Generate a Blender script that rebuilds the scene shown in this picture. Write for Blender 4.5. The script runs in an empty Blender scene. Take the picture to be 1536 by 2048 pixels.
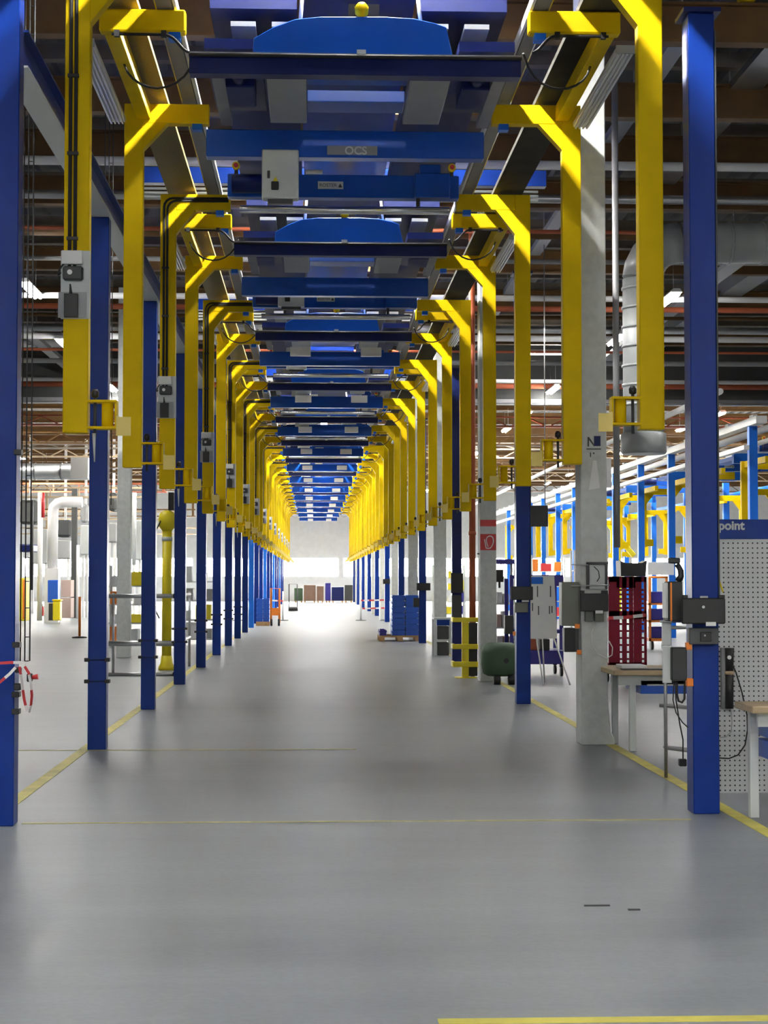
import bpy, bmesh, math, random
from math import sin, cos, tan, atan, pi, radians
from mathutils import Vector, Matrix
random.seed(7)
scn = bpy.context.scene
COL = scn.collection

# ------------------------------------------------------------------ camera
F = 3400.0
CAMZ = 1.6
PIT = atan(132 / F)
YAW = atan(140 / F * cos(PIT))
FW = Vector((sin(YAW) * cos(PIT), cos(YAW) * cos(PIT), sin(PIT)))
RT = Vector((cos(YAW), -sin(YAW), 0))
UP = Vector((-sin(YAW) * sin(PIT), -cos(YAW) * sin(PIT), cos(PIT)))
cam = bpy.data.cameras.new('camera')
cam.sensor_fit = 'VERTICAL'
cam.sensor_height = 36
cam.lens = F / 2048 * 36
cam.clip_start = 0.1
cam.clip_end = 400
camo = bpy.data.objects.new('camera', cam)
COL.objects.link(camo)
camo.matrix_world = Matrix(((RT.x, UP.x, -FW.x, 0), (RT.y, UP.y, -FW.y, 0), (RT.z, UP.z, -FW.z, CAMZ), (0, 0, 0, 1)))
scn.camera = camo


def at(px, py, Y):
    d = FW + RT * ((px - 768) / F) + UP * (-(py - 1024) / F)
    t = Y / d.y
    return Vector((d.x * t, Y, CAMZ + d.z * t))


def gr(px, py, Z=0.0):
    d = FW + RT * ((px - 768) / F) + UP * (-(py - 1024) / F)
    t = (Z - CAMZ) / d.z
    return Vector((d.x * t, d.y * t, Z))


# ------------------------------------------------------------------ materials
def mat(name, rgb, rough=0.5, metal=0.0, var=0.0, scale=3.0, bump=0.0, emit=None, stretch=None, spec=0.5):
    m = bpy.data.materials.new(name)
    m.use_nodes = True
    nt = m.node_tree
    b = nt.nodes['Principled BSDF']
    b.inputs['Base Color'].default_value = (*rgb, 1)
    b.inputs['Roughness'].default_value = rough
    b.inputs['Metallic'].default_value = metal
    b.inputs['Specular IOR Level'].default_value = spec
    if var or bump:
        tc = nt.nodes.new('ShaderNodeTexCoord')
        mp = nt.nodes.new('ShaderNodeMapping')
        if stretch:
            mp.inputs['Scale'].default_value = stretch
        nz = nt.nodes.new('ShaderNodeTexNoise')
        nz.inputs['Scale'].default_value = scale
        nz.inputs['Detail'].default_value = 4
        nt.links.new(tc.outputs['Object'], mp.inputs['Vector'])
        nt.links.new(mp.outputs['Vector'], nz.inputs['Vector'])
        if var:
            rp = nt.nodes.new('ShaderNodeValToRGB')
            rp.color_ramp.elements[0].position = 0.3
            rp.color_ramp.elements[1].position = 0.7
            rp.color_ramp.elements[0].color = (*[c * (1 - var) for c in rgb], 1)
            rp.color_ramp.elements[1].color = (*[min(1, c * (1 + var)) for c in rgb], 1)
            nt.links.new(nz.outputs['Fac'], rp.inputs['Fac'])
            nt.links.new(rp.outputs['Color'], b.inputs['Base Color'])
        if bump:
            bp = nt.nodes.new('ShaderNodeBump')
            bp.inputs['Strength'].default_value = bump
            bp.inputs['Distance'].default_value = 0.02
            nt.links.new(nz.outputs['Fac'], bp.inputs['Height'])
            nt.links.new(bp.outputs['Normal'], b.inputs['Normal'])
    if emit:
        b.inputs['Emission Color'].default_value = (*emit[0], 1)
        b.inputs['Emission Strength'].default_value = emit[1]
    return m


M = {
    'yellow': mat('yellow_paint', (0.74, 0.50, 0.0), 0.5, var=0.06, scale=5, spec=0.12),
    'paleyellow': mat('pale_yellow_paint', (0.80, 0.62, 0.16), 0.5),
    'lemon': mat('lemon_paint', (0.80, 0.66, 0.01), 0.45, var=0.06),
    'blue': mat('blue_paint', (0.0018, 0.027, 0.215), 0.36, var=0.08, scale=2, spec=0.2),
    'carrier': mat('carrier_blue_paint', (0.004, 0.072, 0.42), 0.34, var=0.05, scale=2, spec=0.3),
    'lightblue': mat('light_blue_paint', (0.012, 0.16, 0.72), 0.4, var=0.05, spec=0.25),
    'navy': mat('navy_paint', (0.006, 0.014, 0.10), 0.42, var=0.1, spec=0.25),
    'purpleblue': mat('violet_blue_paint', (0.03, 0.025, 0.28), 0.45),
    'bin': mat('blue_plastic', (0.02, 0.11, 0.55), 0.4, var=0.06),
    'grey': mat('grey_paint', (0.33, 0.34, 0.34), 0.45, var=0.05),
    'lightgrey': mat('light_grey_paint', (0.58, 0.61, 0.60), 0.5, var=0.03),
    'white': mat('white_paint', (0.80, 0.80, 0.78), 0.5),
    'paper': mat('white_paper', (0.82, 0.82, 0.82), 0.8),
    'concrete': mat('pillar_concrete', (0.60, 0.62, 0.60), 0.8, var=0.08, scale=12, bump=0.05),
    'steel': mat('galvanised_steel', (0.52, 0.53, 0.54), 0.32, 0.85, var=0.08),
    'duct': mat('duct_steel', (0.40, 0.42, 0.42), 0.42, 0.25, var=0.1),
    'bright': mat('polished_steel', (0.85, 0.86, 0.87), 0.18, 0.9),
    'rail': mat('rail_aluminium', (0.27, 0.27, 0.28), 0.5, 0.3, var=0.05, scale=8),
    'whitealu': mat('white_aluminium', (0.72, 0.72, 0.72), 0.4, var=0.03),
    'tan': mat('tan_mesh', (0.24, 0.18, 0.05), 0.7, var=0.15, scale=40, spec=0.2),
    'darktray': mat('dark_tray_steel', (0.05, 0.048, 0.04), 0.9, var=0.2, spec=0.1),
    'black': mat('black_plastic', (0.012, 0.012, 0.013), 0.45),
    'rubber': mat('black_rubber', (0.015, 0.015, 0.016), 0.7),
    'darkgrey': mat('dark_grey_plastic', (0.045, 0.048, 0.05), 0.5),
    'olive': mat('olive_grey_paint', (0.16, 0.17, 0.14), 0.5),
    'orange': mat('orange_plastic', (0.80, 0.22, 0.02), 0.5),
    'red': mat('red_paint', (0.55, 0.03, 0.03), 0.45),
    'darkred': mat('dark_red_paint', (0.24, 0.010, 0.03), 0.5, var=0.05, spec=0.2),
    'rust': mat('orange_red_pipe', (0.46, 0.11, 0.045), 0.55, var=0.1),
    'green': mat('green_plastic', (0.05, 0.10, 0.05), 0.55),
    'wood': mat('pale_wood', (0.48, 0.36, 0.22), 0.6, var=0.15, scale=6, stretch=(1, 12, 1)),
    'pallet': mat('pallet_wood', (0.50, 0.30, 0.13), 0.7, var=0.2, scale=6),
    'girder': mat('roof_girder_paint', (0.13, 0.062, 0.012), 0.6, var=0.25, scale=2),
    'purlin': mat('roof_purlin_paint', (0.20, 0.17, 0.13), 0.6, var=0.15),
    'brown': mat('brown_plastic', (0.22, 0.13, 0.09), 0.6, var=0.1),
    'pink': mat('pinkish_board', (0.50, 0.38, 0.33), 0.7),
    'curtain': mat('dark_curtain_panel', (0.05, 0.052, 0.05), 0.7, var=0.1),
    'lampglow': mat('lamp_tube', (1, 1, 1), 0.5, emit=((1.0, 0.98, 0.94), 26.0)),
    'keyglow': mat('corridor_lamp_tube', (1, 1, 1), 0.5, emit=((1.0, 0.98, 0.94), 130.0)),
    'fillglow': mat('fill_lamp_tube', (1, 1, 1), 0.5, emit=((1.0, 0.98, 0.94), 98.0)),
    'farglow': mat('bright_lamp_tube', (1, 1, 1), 0.5, emit=((1.0, 0.97, 0.90), 82.0)),
    'daylight': mat('daylight_pane', (1, 1, 1), 0.5, emit=((1.0, 0.99, 0.96), 17.0)),
    'green_led': mat('green_indicator', (0.3, 0.9, 0.1), 0.5, emit=((0.4, 1.0, 0.1), 3.0)),
}


def stripes_mat():
    m = bpy.data.materials.new('red_white_tape')
    m.use_nodes = True
    nt = m.node_tree
    b = nt.nodes['Principled BSDF']
    uv = nt.nodes.new('ShaderNodeUVMap')
    w = nt.nodes.new('ShaderNodeTexWave')
    w.bands_direction = 'X'
    w.inputs['Scale'].default_value = 1.0
    r = nt.nodes.new('ShaderNodeValToRGB')
    r.color_ramp.interpolation = 'CONSTANT'
    r.color_ramp.elements[0].color = (0.62, 0.03, 0.04, 1)
    r.color_ramp.elements[1].color = (0.82, 0.80, 0.80, 1)
    r.color_ramp.elements[1].position = 0.5
    nt.links.new(uv.outputs['UV'], w.inputs['Vector'])
    nt.links.new(w.outputs['Fac'], r.inputs['Fac'])
    nt.links.new(r.outputs['Color'], b.inputs['Base Color'])
    b.inputs['Roughness'].default_value = 0.5
    return m


M['tape'] = stripes_mat()


# floor: sealed concrete with wear patches and trowel streaks
def floor_mat():
    m = bpy.data.materials.new('sealed_concrete_floor')
    m.use_nodes = True
    nt = m.node_tree
    L = nt.links.new
    b = nt.nodes['Principled BSDF']
    tc = nt.nodes.new('ShaderNodeTexCoord')
    mp = nt.nodes.new('ShaderNodeMapping')
    mp.inputs['Scale'].default_value = (0.3, 1.25, 1)
    n1 = nt.nodes.new('ShaderNodeTexNoise')
    n1.inputs['Scale'].default_value = 0.9
    n1.inputs['Detail'].default_value = 6
    n1.inputs['Roughness'].default_value = 0.65
    n2 = nt.nodes.new('ShaderNodeTexNoise')
    n2.inputs['Scale'].default_value = 28
    n2.inputs['Detail'].default_value = 3
    L(tc.outputs['Object'], mp.inputs['Vector'])
    L(mp.outputs['Vector'], n1.inputs['Vector'])
    L(tc.outputs['Object'], n2.inputs['Vector'])
    r = nt.nodes.new('ShaderNodeValToRGB')
    r.color_ramp.elements[0].position = 0.3
    r.color_ramp.elements[1].position = 0.72
    r.color_ramp.elements[0].color = (0.165, 0.182, 0.198, 1)
    r.color_ramp.elements[1].color = (0.27, 0.292, 0.31, 1)
    mx = nt.nodes.new('ShaderNodeMixRGB')
    mx.blend_type = 'OVERLAY'
    mx.inputs['Fac'].default_value = 0.12
    L(n1.outputs['Fac'], r.inputs['Fac'])
    L(r.outputs['Color'], mx.inputs['Color1'])
    L(n2.outputs['Fac'], mx.inputs['Color2'])
    L(mx.outputs['Color'], b.inputs['Base Color'])
    rr = nt.nodes.new('ShaderNodeMapRange')
    rr.inputs['To Min'].default_value = 0.32
    rr.inputs['To Max'].default_value = 0.55
    L(n1.outputs['Fac'], rr.inputs['Value'])
    L(rr.outputs['Result'], b.inputs['Roughness'])
    bp = nt.nodes.new('ShaderNodeBump')
    bp.inputs['Strength'].default_value = 0.08
    bp.inputs['Distance'].default_value = 0.01
    L(n2.outputs['Fac'], bp.inputs['Height'])
    L(bp.outputs['Normal'], b.inputs['Normal'])
    return m


M['floor'] = floor_mat()
M['wall'] = mat('wall_cladding', (0.62, 0.63, 0.62), 0.6, var=0.05)
M['deck'] = mat('roof_deck_metal', (0.10, 0.10, 0.092), 0.6, 0.1, var=0.15)
M['line'] = mat('floor_line_paint', (0.62, 0.55, 0.10), 0.55, var=0.18, scale=4)
M['fadedline'] = mat('worn_line_paint', (0.40, 0.38, 0.17), 0.55, var=0.22, scale=9)


# ------------------------------------------------------------------ mesh builder
class MB:
    def __init__(s):
        s.v = []
        s.f = []
        s.uv = None
        s.smooth = set()

    def box(s, x0, x1, y0, y1, z0, z1):
        n = len(s.v)
        s.v += [(x0, y0, z0), (x1, y0, z0), (x1, y1, z0), (x0, y1, z0), (x0, y0, z1), (x1, y0, z1), (x1, y1, z1), (x0, y1, z1)]
        s.f += [tuple(n + i for i in q) for q in ((3, 2, 1, 0), (4, 5, 6, 7), (0, 1, 5, 4), (1, 2, 6, 5), (2, 3, 7, 6), (3, 0, 4, 7))]
        return s

    def pbox(s, a, b, c, d, Y, depth, ymin=None):
        p, q = at(a, d, Y), at(c, b, Y)
        return s.box(p.x, q.x, Y, Y + depth, max(p.z, 0.0), q.z)

    def prism(s, pts, axis, a0, a1):
        """pts 2D polygon; axis 'y': pts are (x,z); 'x': (y,z); 'z': (x,y)"""
        n = len(s.v)
        k = len(pts)
        def mk(p, a):
            return {'y': (p[0], a, p[1]), 'x': (a, p[0], p[1]), 'z': (p[0], p[1], a)}[axis]
        s.v += [mk(p, a0) for p in pts] + [mk(p, a1) for p in pts]
        s.f.append(tuple(n + i for i in range(k)))
        s.f.append(tuple(n + k + i for i in reversed(range(k))))
        for i in range(k):
            j = (i + 1) % k
            s.f.append((n + j, n + i, n + k + i, n + k + j))
        return s

    def tube(s, pts, r, n=10, r2=None, cap=True):
        pts = [Vector(p) for p in pts]
        base = len(s.v)
        m = len(pts)
        ref = None
        for i, p in enumerate(pts):
            d = (pts[min(i + 1, m - 1)] - pts[max(i - 1, 0)]).normalized()
            if ref is None:
                ref = d.orthogonal().normalized()
            ref = (ref - d * ref.dot(d))
            ref = ref.normalized() if ref.length > 1e-6 else d.orthogonal().normalized()
            bn = d.cross(ref)
            rr = r if r2 is None else r + (r2 - r) * i / (m - 1)
            for k in range(n):
                a = 2 * pi * k / n
                s.v.append(tuple(p + (ref * cos(a) + bn * sin(a)) * rr))
        for i in range(m - 1):
            for k in range(n):
                j = (k + 1) % n
                s.smooth.add(len(s.f))
                s.f.append((base + i * n + k, base + i * n + j, base + (i + 1) * n + j, base + (i + 1) * n + k))
        if cap:
            s.f.append(tuple(base + k for k in reversed(range(n))))
            s.f.append(tuple(base + (m - 1) * n + k for k in range(n)))
        return s

    def lathe(s, prof, c, n=16):
        """prof list of (r,z) about vertical axis at c=(x,y)"""
        base = len(s.v)
        m = len(prof)
        for r, z in prof:
            for k in range(n):
                a = 2 * pi * k / n
                s.v.append((c[0] + r * cos(a), c[1] + r * sin(a), z))
        for i in range(m - 1):
            for k in range(n):
                j = (k + 1) % n
                s.smooth.add(len(s.f))
                s.f.append((base + i * n + k, base + i * n + j, base + (i + 1) * n + j, base + (i + 1) * n + k))
        s.f.append(tuple(base + k for k in reversed(range(n))))
        s.f.append(tuple(base + (m - 1) * n + k for k in range(n)))
        return s

    def obar(s, p0, p1, w, h):
        """rectangular bar from p0 to p1; w horizontal, h other"""
        p0, p1 = Vector(p0), Vector(p1)
        d = (p1 - p0).normalized()
        u = Vector((0, 0, 1)).cross(d)
        u = u.normalized() if u.length > 1e-5 else Vector((1, 0, 0))
        v = d.cross(u)
        n = len(s.v)
        for p in (p0, p1):
            for a, b in ((-1, -1), (1, -1), (1, 1), (-1, 1)):
                s.v.append(tuple(p + u * (a * w / 2) + v * (b * h / 2)))
        s.f += [tuple(n + i for i in q) for q in ((3, 2, 1, 0), (4, 5, 6, 7), (0, 1, 5, 4), (1, 2, 6, 5), (2, 3, 7, 6), (3, 0, 4, 7))]
        return s

    def mesh(s, name, material, bevel=0.0, off=(0, 0, 0)):
        me = bpy.data.meshes.new(name)
        me.from_pydata([(a - off[0], b - off[1], c - off[2]) for a, b, c in s.v], [], s.f)
        for i in s.smooth:
            me.polygons[i].use_smooth = True
        bm = bmesh.new()
        bm.from_mesh(me)
        bmesh.ops.recalc_face_normals(bm, faces=bm.faces)
        if bevel:
            ed = [e for e in bm.edges if len(e.link_faces) == 2 and e.calc_face_angle(0) > 0.6]
            bmesh.ops.bevel(bm, geom=ed, offset=bevel, segments=1, affect='EDGES', clamp_overlap=True)
        bm.to_mesh(me)
        bm.free()
        me.materials.append(material)
        return me

    def bounds(s):
        xs, ys, zs = zip(*s.v)
        return min(xs), max(xs), min(ys), max(ys), min(zs), max(zs)


def put(name, me, parent=None, loc=(0, 0, 0)):
    o = bpy.data.objects.new(name, me)
    COL.objects.link(o)
    o.location = loc
    if parent:
        o.parent = parent
    return o


def tag(o, label, cat, group=None):
    if label:
        o['label'] = label
    if cat:
        o['category'] = cat
    if group:
        o['group'] = group
    return o


def thing(name, label, cat, loc=(0, 0, 0), group=None):
    o = bpy.data.objects.new(name, None)
    o.empty_display_size = 0.1
    COL.objects.link(o)
    o.location = loc
    return tag(o, label, cat, group)


def part(name, mb, m, parent, bevel=0.0, label=None):
    """mb in the thing's local frame"""
    o = put(name, mb.mesh(name, M[m], bevel), parent)
    if label:
        o['label'] = label
    return o


def wpart(name, mb, m, parent, bevel=0.0, label=None):
    """mb in world coordinates; parent is a top-level empty/part without rotation"""
    root = Vector((0, 0, 0))
    p = parent
    while p:
        root += p.location
        p = p.parent
    o = put(name, mb.mesh(name, M[m], bevel, root), parent)
    if label:
        o['label'] = label
    return o


def solo(name, mb, m, label, cat, group=None, bevel=0.0):
    a = mb.bounds()
    off = ((a[0] + a[1]) / 2, (a[2] + a[3]) / 2, a[4])
    return tag(put(name, mb.mesh(name, M[m], bevel, off), None, off), label, cat, group)


def struct(name, mb, m, bevel=0.0):
    o = put(name, mb.mesh(name, M[m], bevel))
    o['kind'] = 'structure'
    return o


def dup(root, loc, label=None, group=None):
    r = root.copy()
    COL.objects.link(r)
    r.location = loc
    if label:
        r['label'] = label
    if group:
        r['group'] = group
    for ch in root.children:
        c = ch.copy()
        COL.objects.link(c)
        c.parent = r
        for g in ch.children:
            d = g.copy()
            COL.objects.link(d)
            d.parent = c
    return r


def text_mesh(txt, size, m, bold=0.0):
    cu = bpy.data.curves.new('lettering', 'FONT')
    cu.body = txt
    cu.size = size
    cu.extrude = 0.001
    cu.offset = bold
    cu.align_x = 'LEFT'
    t = bpy.data.objects.new('lettering', cu)
    COL.objects.link(t)
    me = bpy.data.meshes.new_from_object(t.evaluated_get(bpy.context.evaluated_depsgraph_get()))
    bpy.data.objects.remove(t)
    me.transform(Matrix.Rotation(pi / 2, 4, 'X'))   # faces -Y
    me.materials.clear()
    me.materials.append(M[m])
    return me


ORD = ['first', 'second', 'third', 'fourth', 'fifth', 'sixth', 'seventh', 'eighth', 'ninth', 'tenth', 'eleventh', 'twelfth',
       'thirteenth', 'fourteenth', 'fifteenth', 'sixteenth', 'seventeenth', 'eighteenth', 'nineteenth', 'twentieth']
ORD += ['twenty-' + o for o in ORD[:9]] + ['thirtieth'] + ['thirty-' + o for o in ORD[:9]] + ['fortieth']


def arc(c, r, a0, a1, n, plane='xz'):
    out = []
    for i in range(n + 1):
        a = radians(a0 + (a1 - a0) * i / n)
        if plane == 'xz':
            out.append((c[0] + r * cos(a), c[1], c[2] + r * sin(a)))
        elif plane == 'yz':
            out.append((c[0], c[1] + r * cos(a), c[2] + r * sin(a)))
        else:
            out.append((c[0] + r * cos(a), c[1] + r * sin(a), c[2]))
    return out


def bez(p0, p1, p2, p3, n=10):
    p0, p1, p2, p3 = map(Vector, (p0, p1, p2, p3))
    return [tuple(p0 * (1 - t) ** 3 + p1 * 3 * t * (1 - t) ** 2 + p2 * 3 * t * t * (1 - t) + p3 * t ** 3) for t in [i / n for i in range(n + 1)]]


# ------------------------------------------------------------------ the hall
XW0, XW1, YW0, YW1, ZR = -27.0, 36.0, -14.0, 117.0, 8.7
struct('floor', MB().box(XW0, XW1, YW0, YW1, -0.2, 0), 'floor')
# corrugated deck: ribs run along the corridor
mb = MB()
pts = []
x = XW0
while x < XW1:
    pts += [(x, ZR), (x + 0.16, ZR), (x + 0.2, ZR + 0.07), (x + 0.36, ZR + 0.07)]
    x += 0.4
pts = pts + [(XW1, ZR + 0.25), (XW0, ZR + 0.25)]
n0 = len(pts) - 2
for i in range(n0 - 1):
    k = len(mb.v)
    (xa, za), (xb, zb) = pts[i], pts[i + 1]
    mb.v += [(xa, YW0, za), (xb, YW0, zb), (xb, YW1, zb), (xa, YW1, za)]
    mb.f.append((k, k + 1, k + 2, k + 3))
mb.box(XW0, XW1, YW0, YW1, ZR + 0.1, ZR + 0.3)
struct('ceiling', mb, 'deck')
struct('wall_left', MB().box(XW0 - 0.3, XW0, YW0, YW1, 0, ZR), 'wall')
struct('wall_right', MB().box(XW1, XW1 + 0.3, YW0, YW1, 0, ZR), 'wall')
struct('wall_back', MB().box(XW0, XW1, YW0 - 0.3, YW0, 0, ZR), 'wall')
# far wall with a ribbon of windows
WZ0, WZ1 = 1.68, 2.98
wall = MB().box(XW0, XW1, YW1, YW1 + 0.3, 0, WZ0).box(XW0, XW1, YW1, YW1 + 0.3, WZ1, ZR)
wx = [-23.0 + 5.0 * i for i in range(10)]
wall.box(XW0, wx[0], YW1, YW1 + 0.3, WZ0, WZ1).box(wx[-1] + 4.7, XW1, YW1, YW1 + 0.3, WZ0, WZ1)
for a in wx[1:]:
    wall.box(a - 0.3, a, YW1, YW1 + 0.3, WZ0, WZ1)
struct('wall_far', wall, 'wall')
for i, a in enumerate(wx):
    w = struct('window_%d' % (i + 1), MB().box(a, a + 4.7, YW1 + 0.16, YW1 + 0.2, WZ0, WZ1), 'daylight')
    fr = MB()
    for b in (a, a + 2.32, a + 4.64):
        fr.box(b, b + 0.06, YW1 + 0.1, YW1 + 0.155, WZ0, WZ1)
    fr.box(a, a + 4.7, YW1 + 0.1, YW1 + 0.155, WZ0, WZ0 + 0.05).box(a, a + 4.7, YW1 + 0.1, YW1 + 0.155, WZ1 - 0.05, WZ1)
    part('window_frame', fr, 'white', w)

# floor lines
def line(name, x0, x1, y0, y1, m):
    o = struct(name, MB().box(x0, x1, y0, y1, 0.0, 0.003), m)
    return o


line('trim_1', -2.19, -2.09, 8.5, 116, 'line')
line('trim_2', 2.80, 2.90, 6.0, 116, 'line')
line('trim_3', -1.9, 2.50, 11.22, 11.27, 'fadedline')
line('trim_4', 0.45, 2.80, 6.15, 6.22, 'line')
line('trim_5', -3.2, 0.4, 15.95, 16.0, 'fadedline')

# roof steel
gy = [18.6, 21.7, 24.3, 27.1, 32.9, 37.5, 43.0] + [49 + 5.5 * i for i in range(12)]
for i, y in enumerate(gy):
    t = thing('roof_girder', 'brown steel roof girder across the hall, %s from the camera' % ORD[i], 'girder', (4, y, 7.55), 'brown roof girders')
    x0, x1 = XW0 - 4 + 0.1, XW1 - 4 - 0.1
    part('web', MB().box(x0, x1, -0.03, 0.03, 0.03, 0.42), 'girder', t)
    part('bottom_flange', MB().box(x0, x1, -0.1, 0.1, 0.0, 0.03), 'girder', t)
    part('top_flange', MB().box(x0, x1, -0.1, 0.1, 0.42, 0.45), 'girder', t)
py_ = 20.6
i = 0
while py_ < 60:
    solo('roof_purlin', MB().box(XW0 + 0.1, XW1 - 0.1, py_ - 0.05, py_ + 0.05, 8.46, 8.64).box(XW0 + 0.1, XW1 - 0.1, py_ - 0.09, py_ + 0.09, 8.43, 8.46),
         'purlin', 'thin pale purlin under the roof deck, %s from the camera' % ORD[i], 'purlin', 'roof purlins')
    py_ += 1.78
    i += 1
for i, (x, z, w, h, y0, y1, m) in enumerate([(5.6, 7.95, 0.42, 0.10, 16, 27, 'steel'), (4.3, 7.9, 0.22, 0.1, 19, 48, 'grey'),
                                             (7.4, 7.1, 0.3, 0.08, 20, 48, 'rail'), (9.3, 7.9, 0.5, 0.3, 20, 48, 'grey'),
                                             (-3.6, 7.9, 0.3, 0.1, 18, 48, 'grey'), (-6.6, 7.2, 0.25, 0.1, 22, 48, 'rail')]):
    tr = MB().box(x - w / 2, x + w / 2, y0, y1, z, z + 0.012)
    tr.box(x - w / 2, x - w / 2 + 0.012, y0, y1, z + 0.012, z + h).box(x + w / 2 - 0.012, x + w / 2, y0, y1, z + 0.012, z + h)
    yy = y0 + 0.5
    while yy < y1:
        tr.box(x - 0.01, x + 0.01, yy, yy + 0.02, z + 0.012, ZR if z > 7.0 else z + h)
        yy += 3
    solo('ceiling_tray', tr, m, ['wide bright cable tray under the roof at upper right', 'narrow grey cable tray above the right pillar row',
                                 'aluminium cable tray hanging low over the right aisle', 'big grey cable tray at the far right of the roof',
                                 'grey cable tray above the left blue columns', 'aluminium tray hanging low over the left aisle'][i], 'cable tray')
# pipes across the roof
prng = random.Random(3)
pcol = ['whitealu', 'steel', 'rust', 'girder', 'grey', 'whitealu', 'rust', 'girder', 'steel', 'whitealu', 'rust', 'grey', 'girder', 'whitealu', 'rust', 'girder']
pname = {'whitealu': 'white', 'steel': 'galvanised', 'rust': 'red-brown', 'girder': 'ochre', 'grey': 'grey'}
for i in range(16):
    y = 22.5 + i * 1.75
    z = 7.35 - prng.random() * 0.5
    r = 0.03 + prng.random() * 0.06
    mbp = MB().tube([(XW0 + 0.1, y + 0.4, z), (XW1 - 0.1, y + 0.4, z)], r)
    solo('roof_pipe', mbp, pcol[i], '%s service pipe crossing below the roof girders, %s from the camera' % (pname[pcol[i]], ORD[i]), 'pipe', 'pipes crossing the roof')

# transverse smoke curtain and the tray below it
solo('smoke_curtain', MB().box(XW0 + 0.1, XW1 - 0.1, 48.0, 48.12, 6.65, 8.2), 'curtain',
     'long dark grey smoke curtain hanging across the whole hall', 'smoke curtain')
solo('cable_tray', MB().box(XW0 + 0.1, XW1 - 0.1, 47.6, 47.9, 6.53, 6.64).box(XW0 + 0.1, XW1 - 0.1, 47.6, 47.9, 6.49, 6.515), 'rail',
     'pale tray running across the hall under the dark curtain', 'cable tray')
for i, (y, z, h, m, lb) in enumerate([(52, 6.25, 0.28, 'rust', 'red-brown pipe bridge'), (56, 6.0, 0.35, 'girder', 'ochre pipe bridge'),
                                      (60, 6.15, 0.2, 'purlin', 'dull brown pipe bridge'), (65, 6.2, 0.3, 'wood', 'tan pipe bridge'),
                                      (72, 6.25, 0.32, 'girder', 'second ochre pipe bridge'), (80, 6.2, 0.36, 'wood', 'farther tan pipe bridge'),
                                      (90, 6.2, 0.4, 'girder', 'farthest ochre pipe bridge')]):
    for side, xa, xb in (('left', XW0 + 0.1, -2.7), ('right', 3.6, XW1 - 0.1)):
        b = MB().box(xa, xb, y, y + 0.4, z, z + 0.05).box(xa, xb, y, y + 0.06, z + h, z + h + 0.05)
        xx = xa + 0.1
        while xx < xb - 1:
            b.obar((xx, y + 0.03, z + 0.05), (xx + 0.5, y + 0.03, z + h), 0.04, 0.04)
            b.obar((xx + 1.0, y + 0.03, z + 0.05), (xx + 0.5, y + 0.03, z + h), 0.04, 0.04)
            xx += 1.2
        solo('pipe_bridge', b, m, lb + ' on the %s of the bright far hall' % side, 'pipe bridge', 'pipe bridges in the far hall')
for i, (y, z, m) in enumerate([(58, 5.2, 'girder'), (66, 4.7, 'wood'), (74, 5.3, 'rust'), (82, 4.4, 'wood'), (92, 4.9, 'girder'), (102, 4.2, 'wood')]):
    b = MB().box(XW0 + 0.1, -6.4, y, y + 0.5, z, z + 0.06).box(XW0 + 0.1, -6.4, y, y + 0.06, z + 0.35, z + 0.42)
    xx = XW0 + 0.3
    while xx < -7.5:
        b.box(xx, xx + 0.05, y, y + 0.06, z + 0.06, z + 0.35)
        xx += 1.1
    for xx in (XW0 + 1.5, -16.0, -6.6):
        b.box(xx, xx + 0.12, y + 0.1, y + 0.22, z + 0.06, 7.5)
    solo('cable_bridge', b, m, 'hanging cable bridge in the far left bay, %s from the camera' % ORD[i], 'cable bridge', 'cable bridges in the far left bay')

# ------------------------------------------------------------------ lamps
def lamp_proto(glow, shade=False):
    t = thing('ceiling_lamp', 'x', 'lamp', (0, 0, 0))
    part('housing', MB().prism([(-0.11, 0.0), (0.11, 0.0), (0.06, 0.07), (-0.06, 0.07)], 'y', -0.8, 0.8), 'white', t)
    if shade:  # skirts added to keep the lamp light off the roof
        sh = MB()
        for q in (-1, 1):
            sh.prism([(q * 0.11, 0.0), (q * 0.118, 0.0), (q * 0.20, -0.13), (q * 0.192, -0.13)], 'y', -0.8, 0.8)
            sh.box(-0.2, 0.2, q * 0.805 - 0.005, q * 0.805 + 0.005, -0.13, 0.0)
        part('light_skirt', sh, 'whitealu', t)
    tb = MB().tube([(-0.05, -0.74, -0.03), (-0.05, 0.74, -0.03)], 0.028, 8).tube([(0.05, -0.74, -0.03), (0.05, 0.74, -0.03)], 0.028, 8)
    part('tube', tb, glow, t, label='glowing white lamp tubes')
    part('hanger_wire', MB().tube([(0, -0.5, 0.07), (0, -0.5, 0.68)], 0.006, 5).tube([(0, 0.5, 0.07), (0, 0.5, 0.68)], 0.006, 5), 'steel', t)
    return t


LP = {}


def lamp(x, y, z, label, group, glow='lampglow', shade=False):
    if (glow, shade) not in LP:
        t = lamp_proto(glow, shade)
        t.location = (x, y, z)
        t['label'] = label
        t['group'] = group
        LP[(glow, shade)] = t
        return t
    return dup(LP[(glow, shade)], (x, y, z), label, group)


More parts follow.
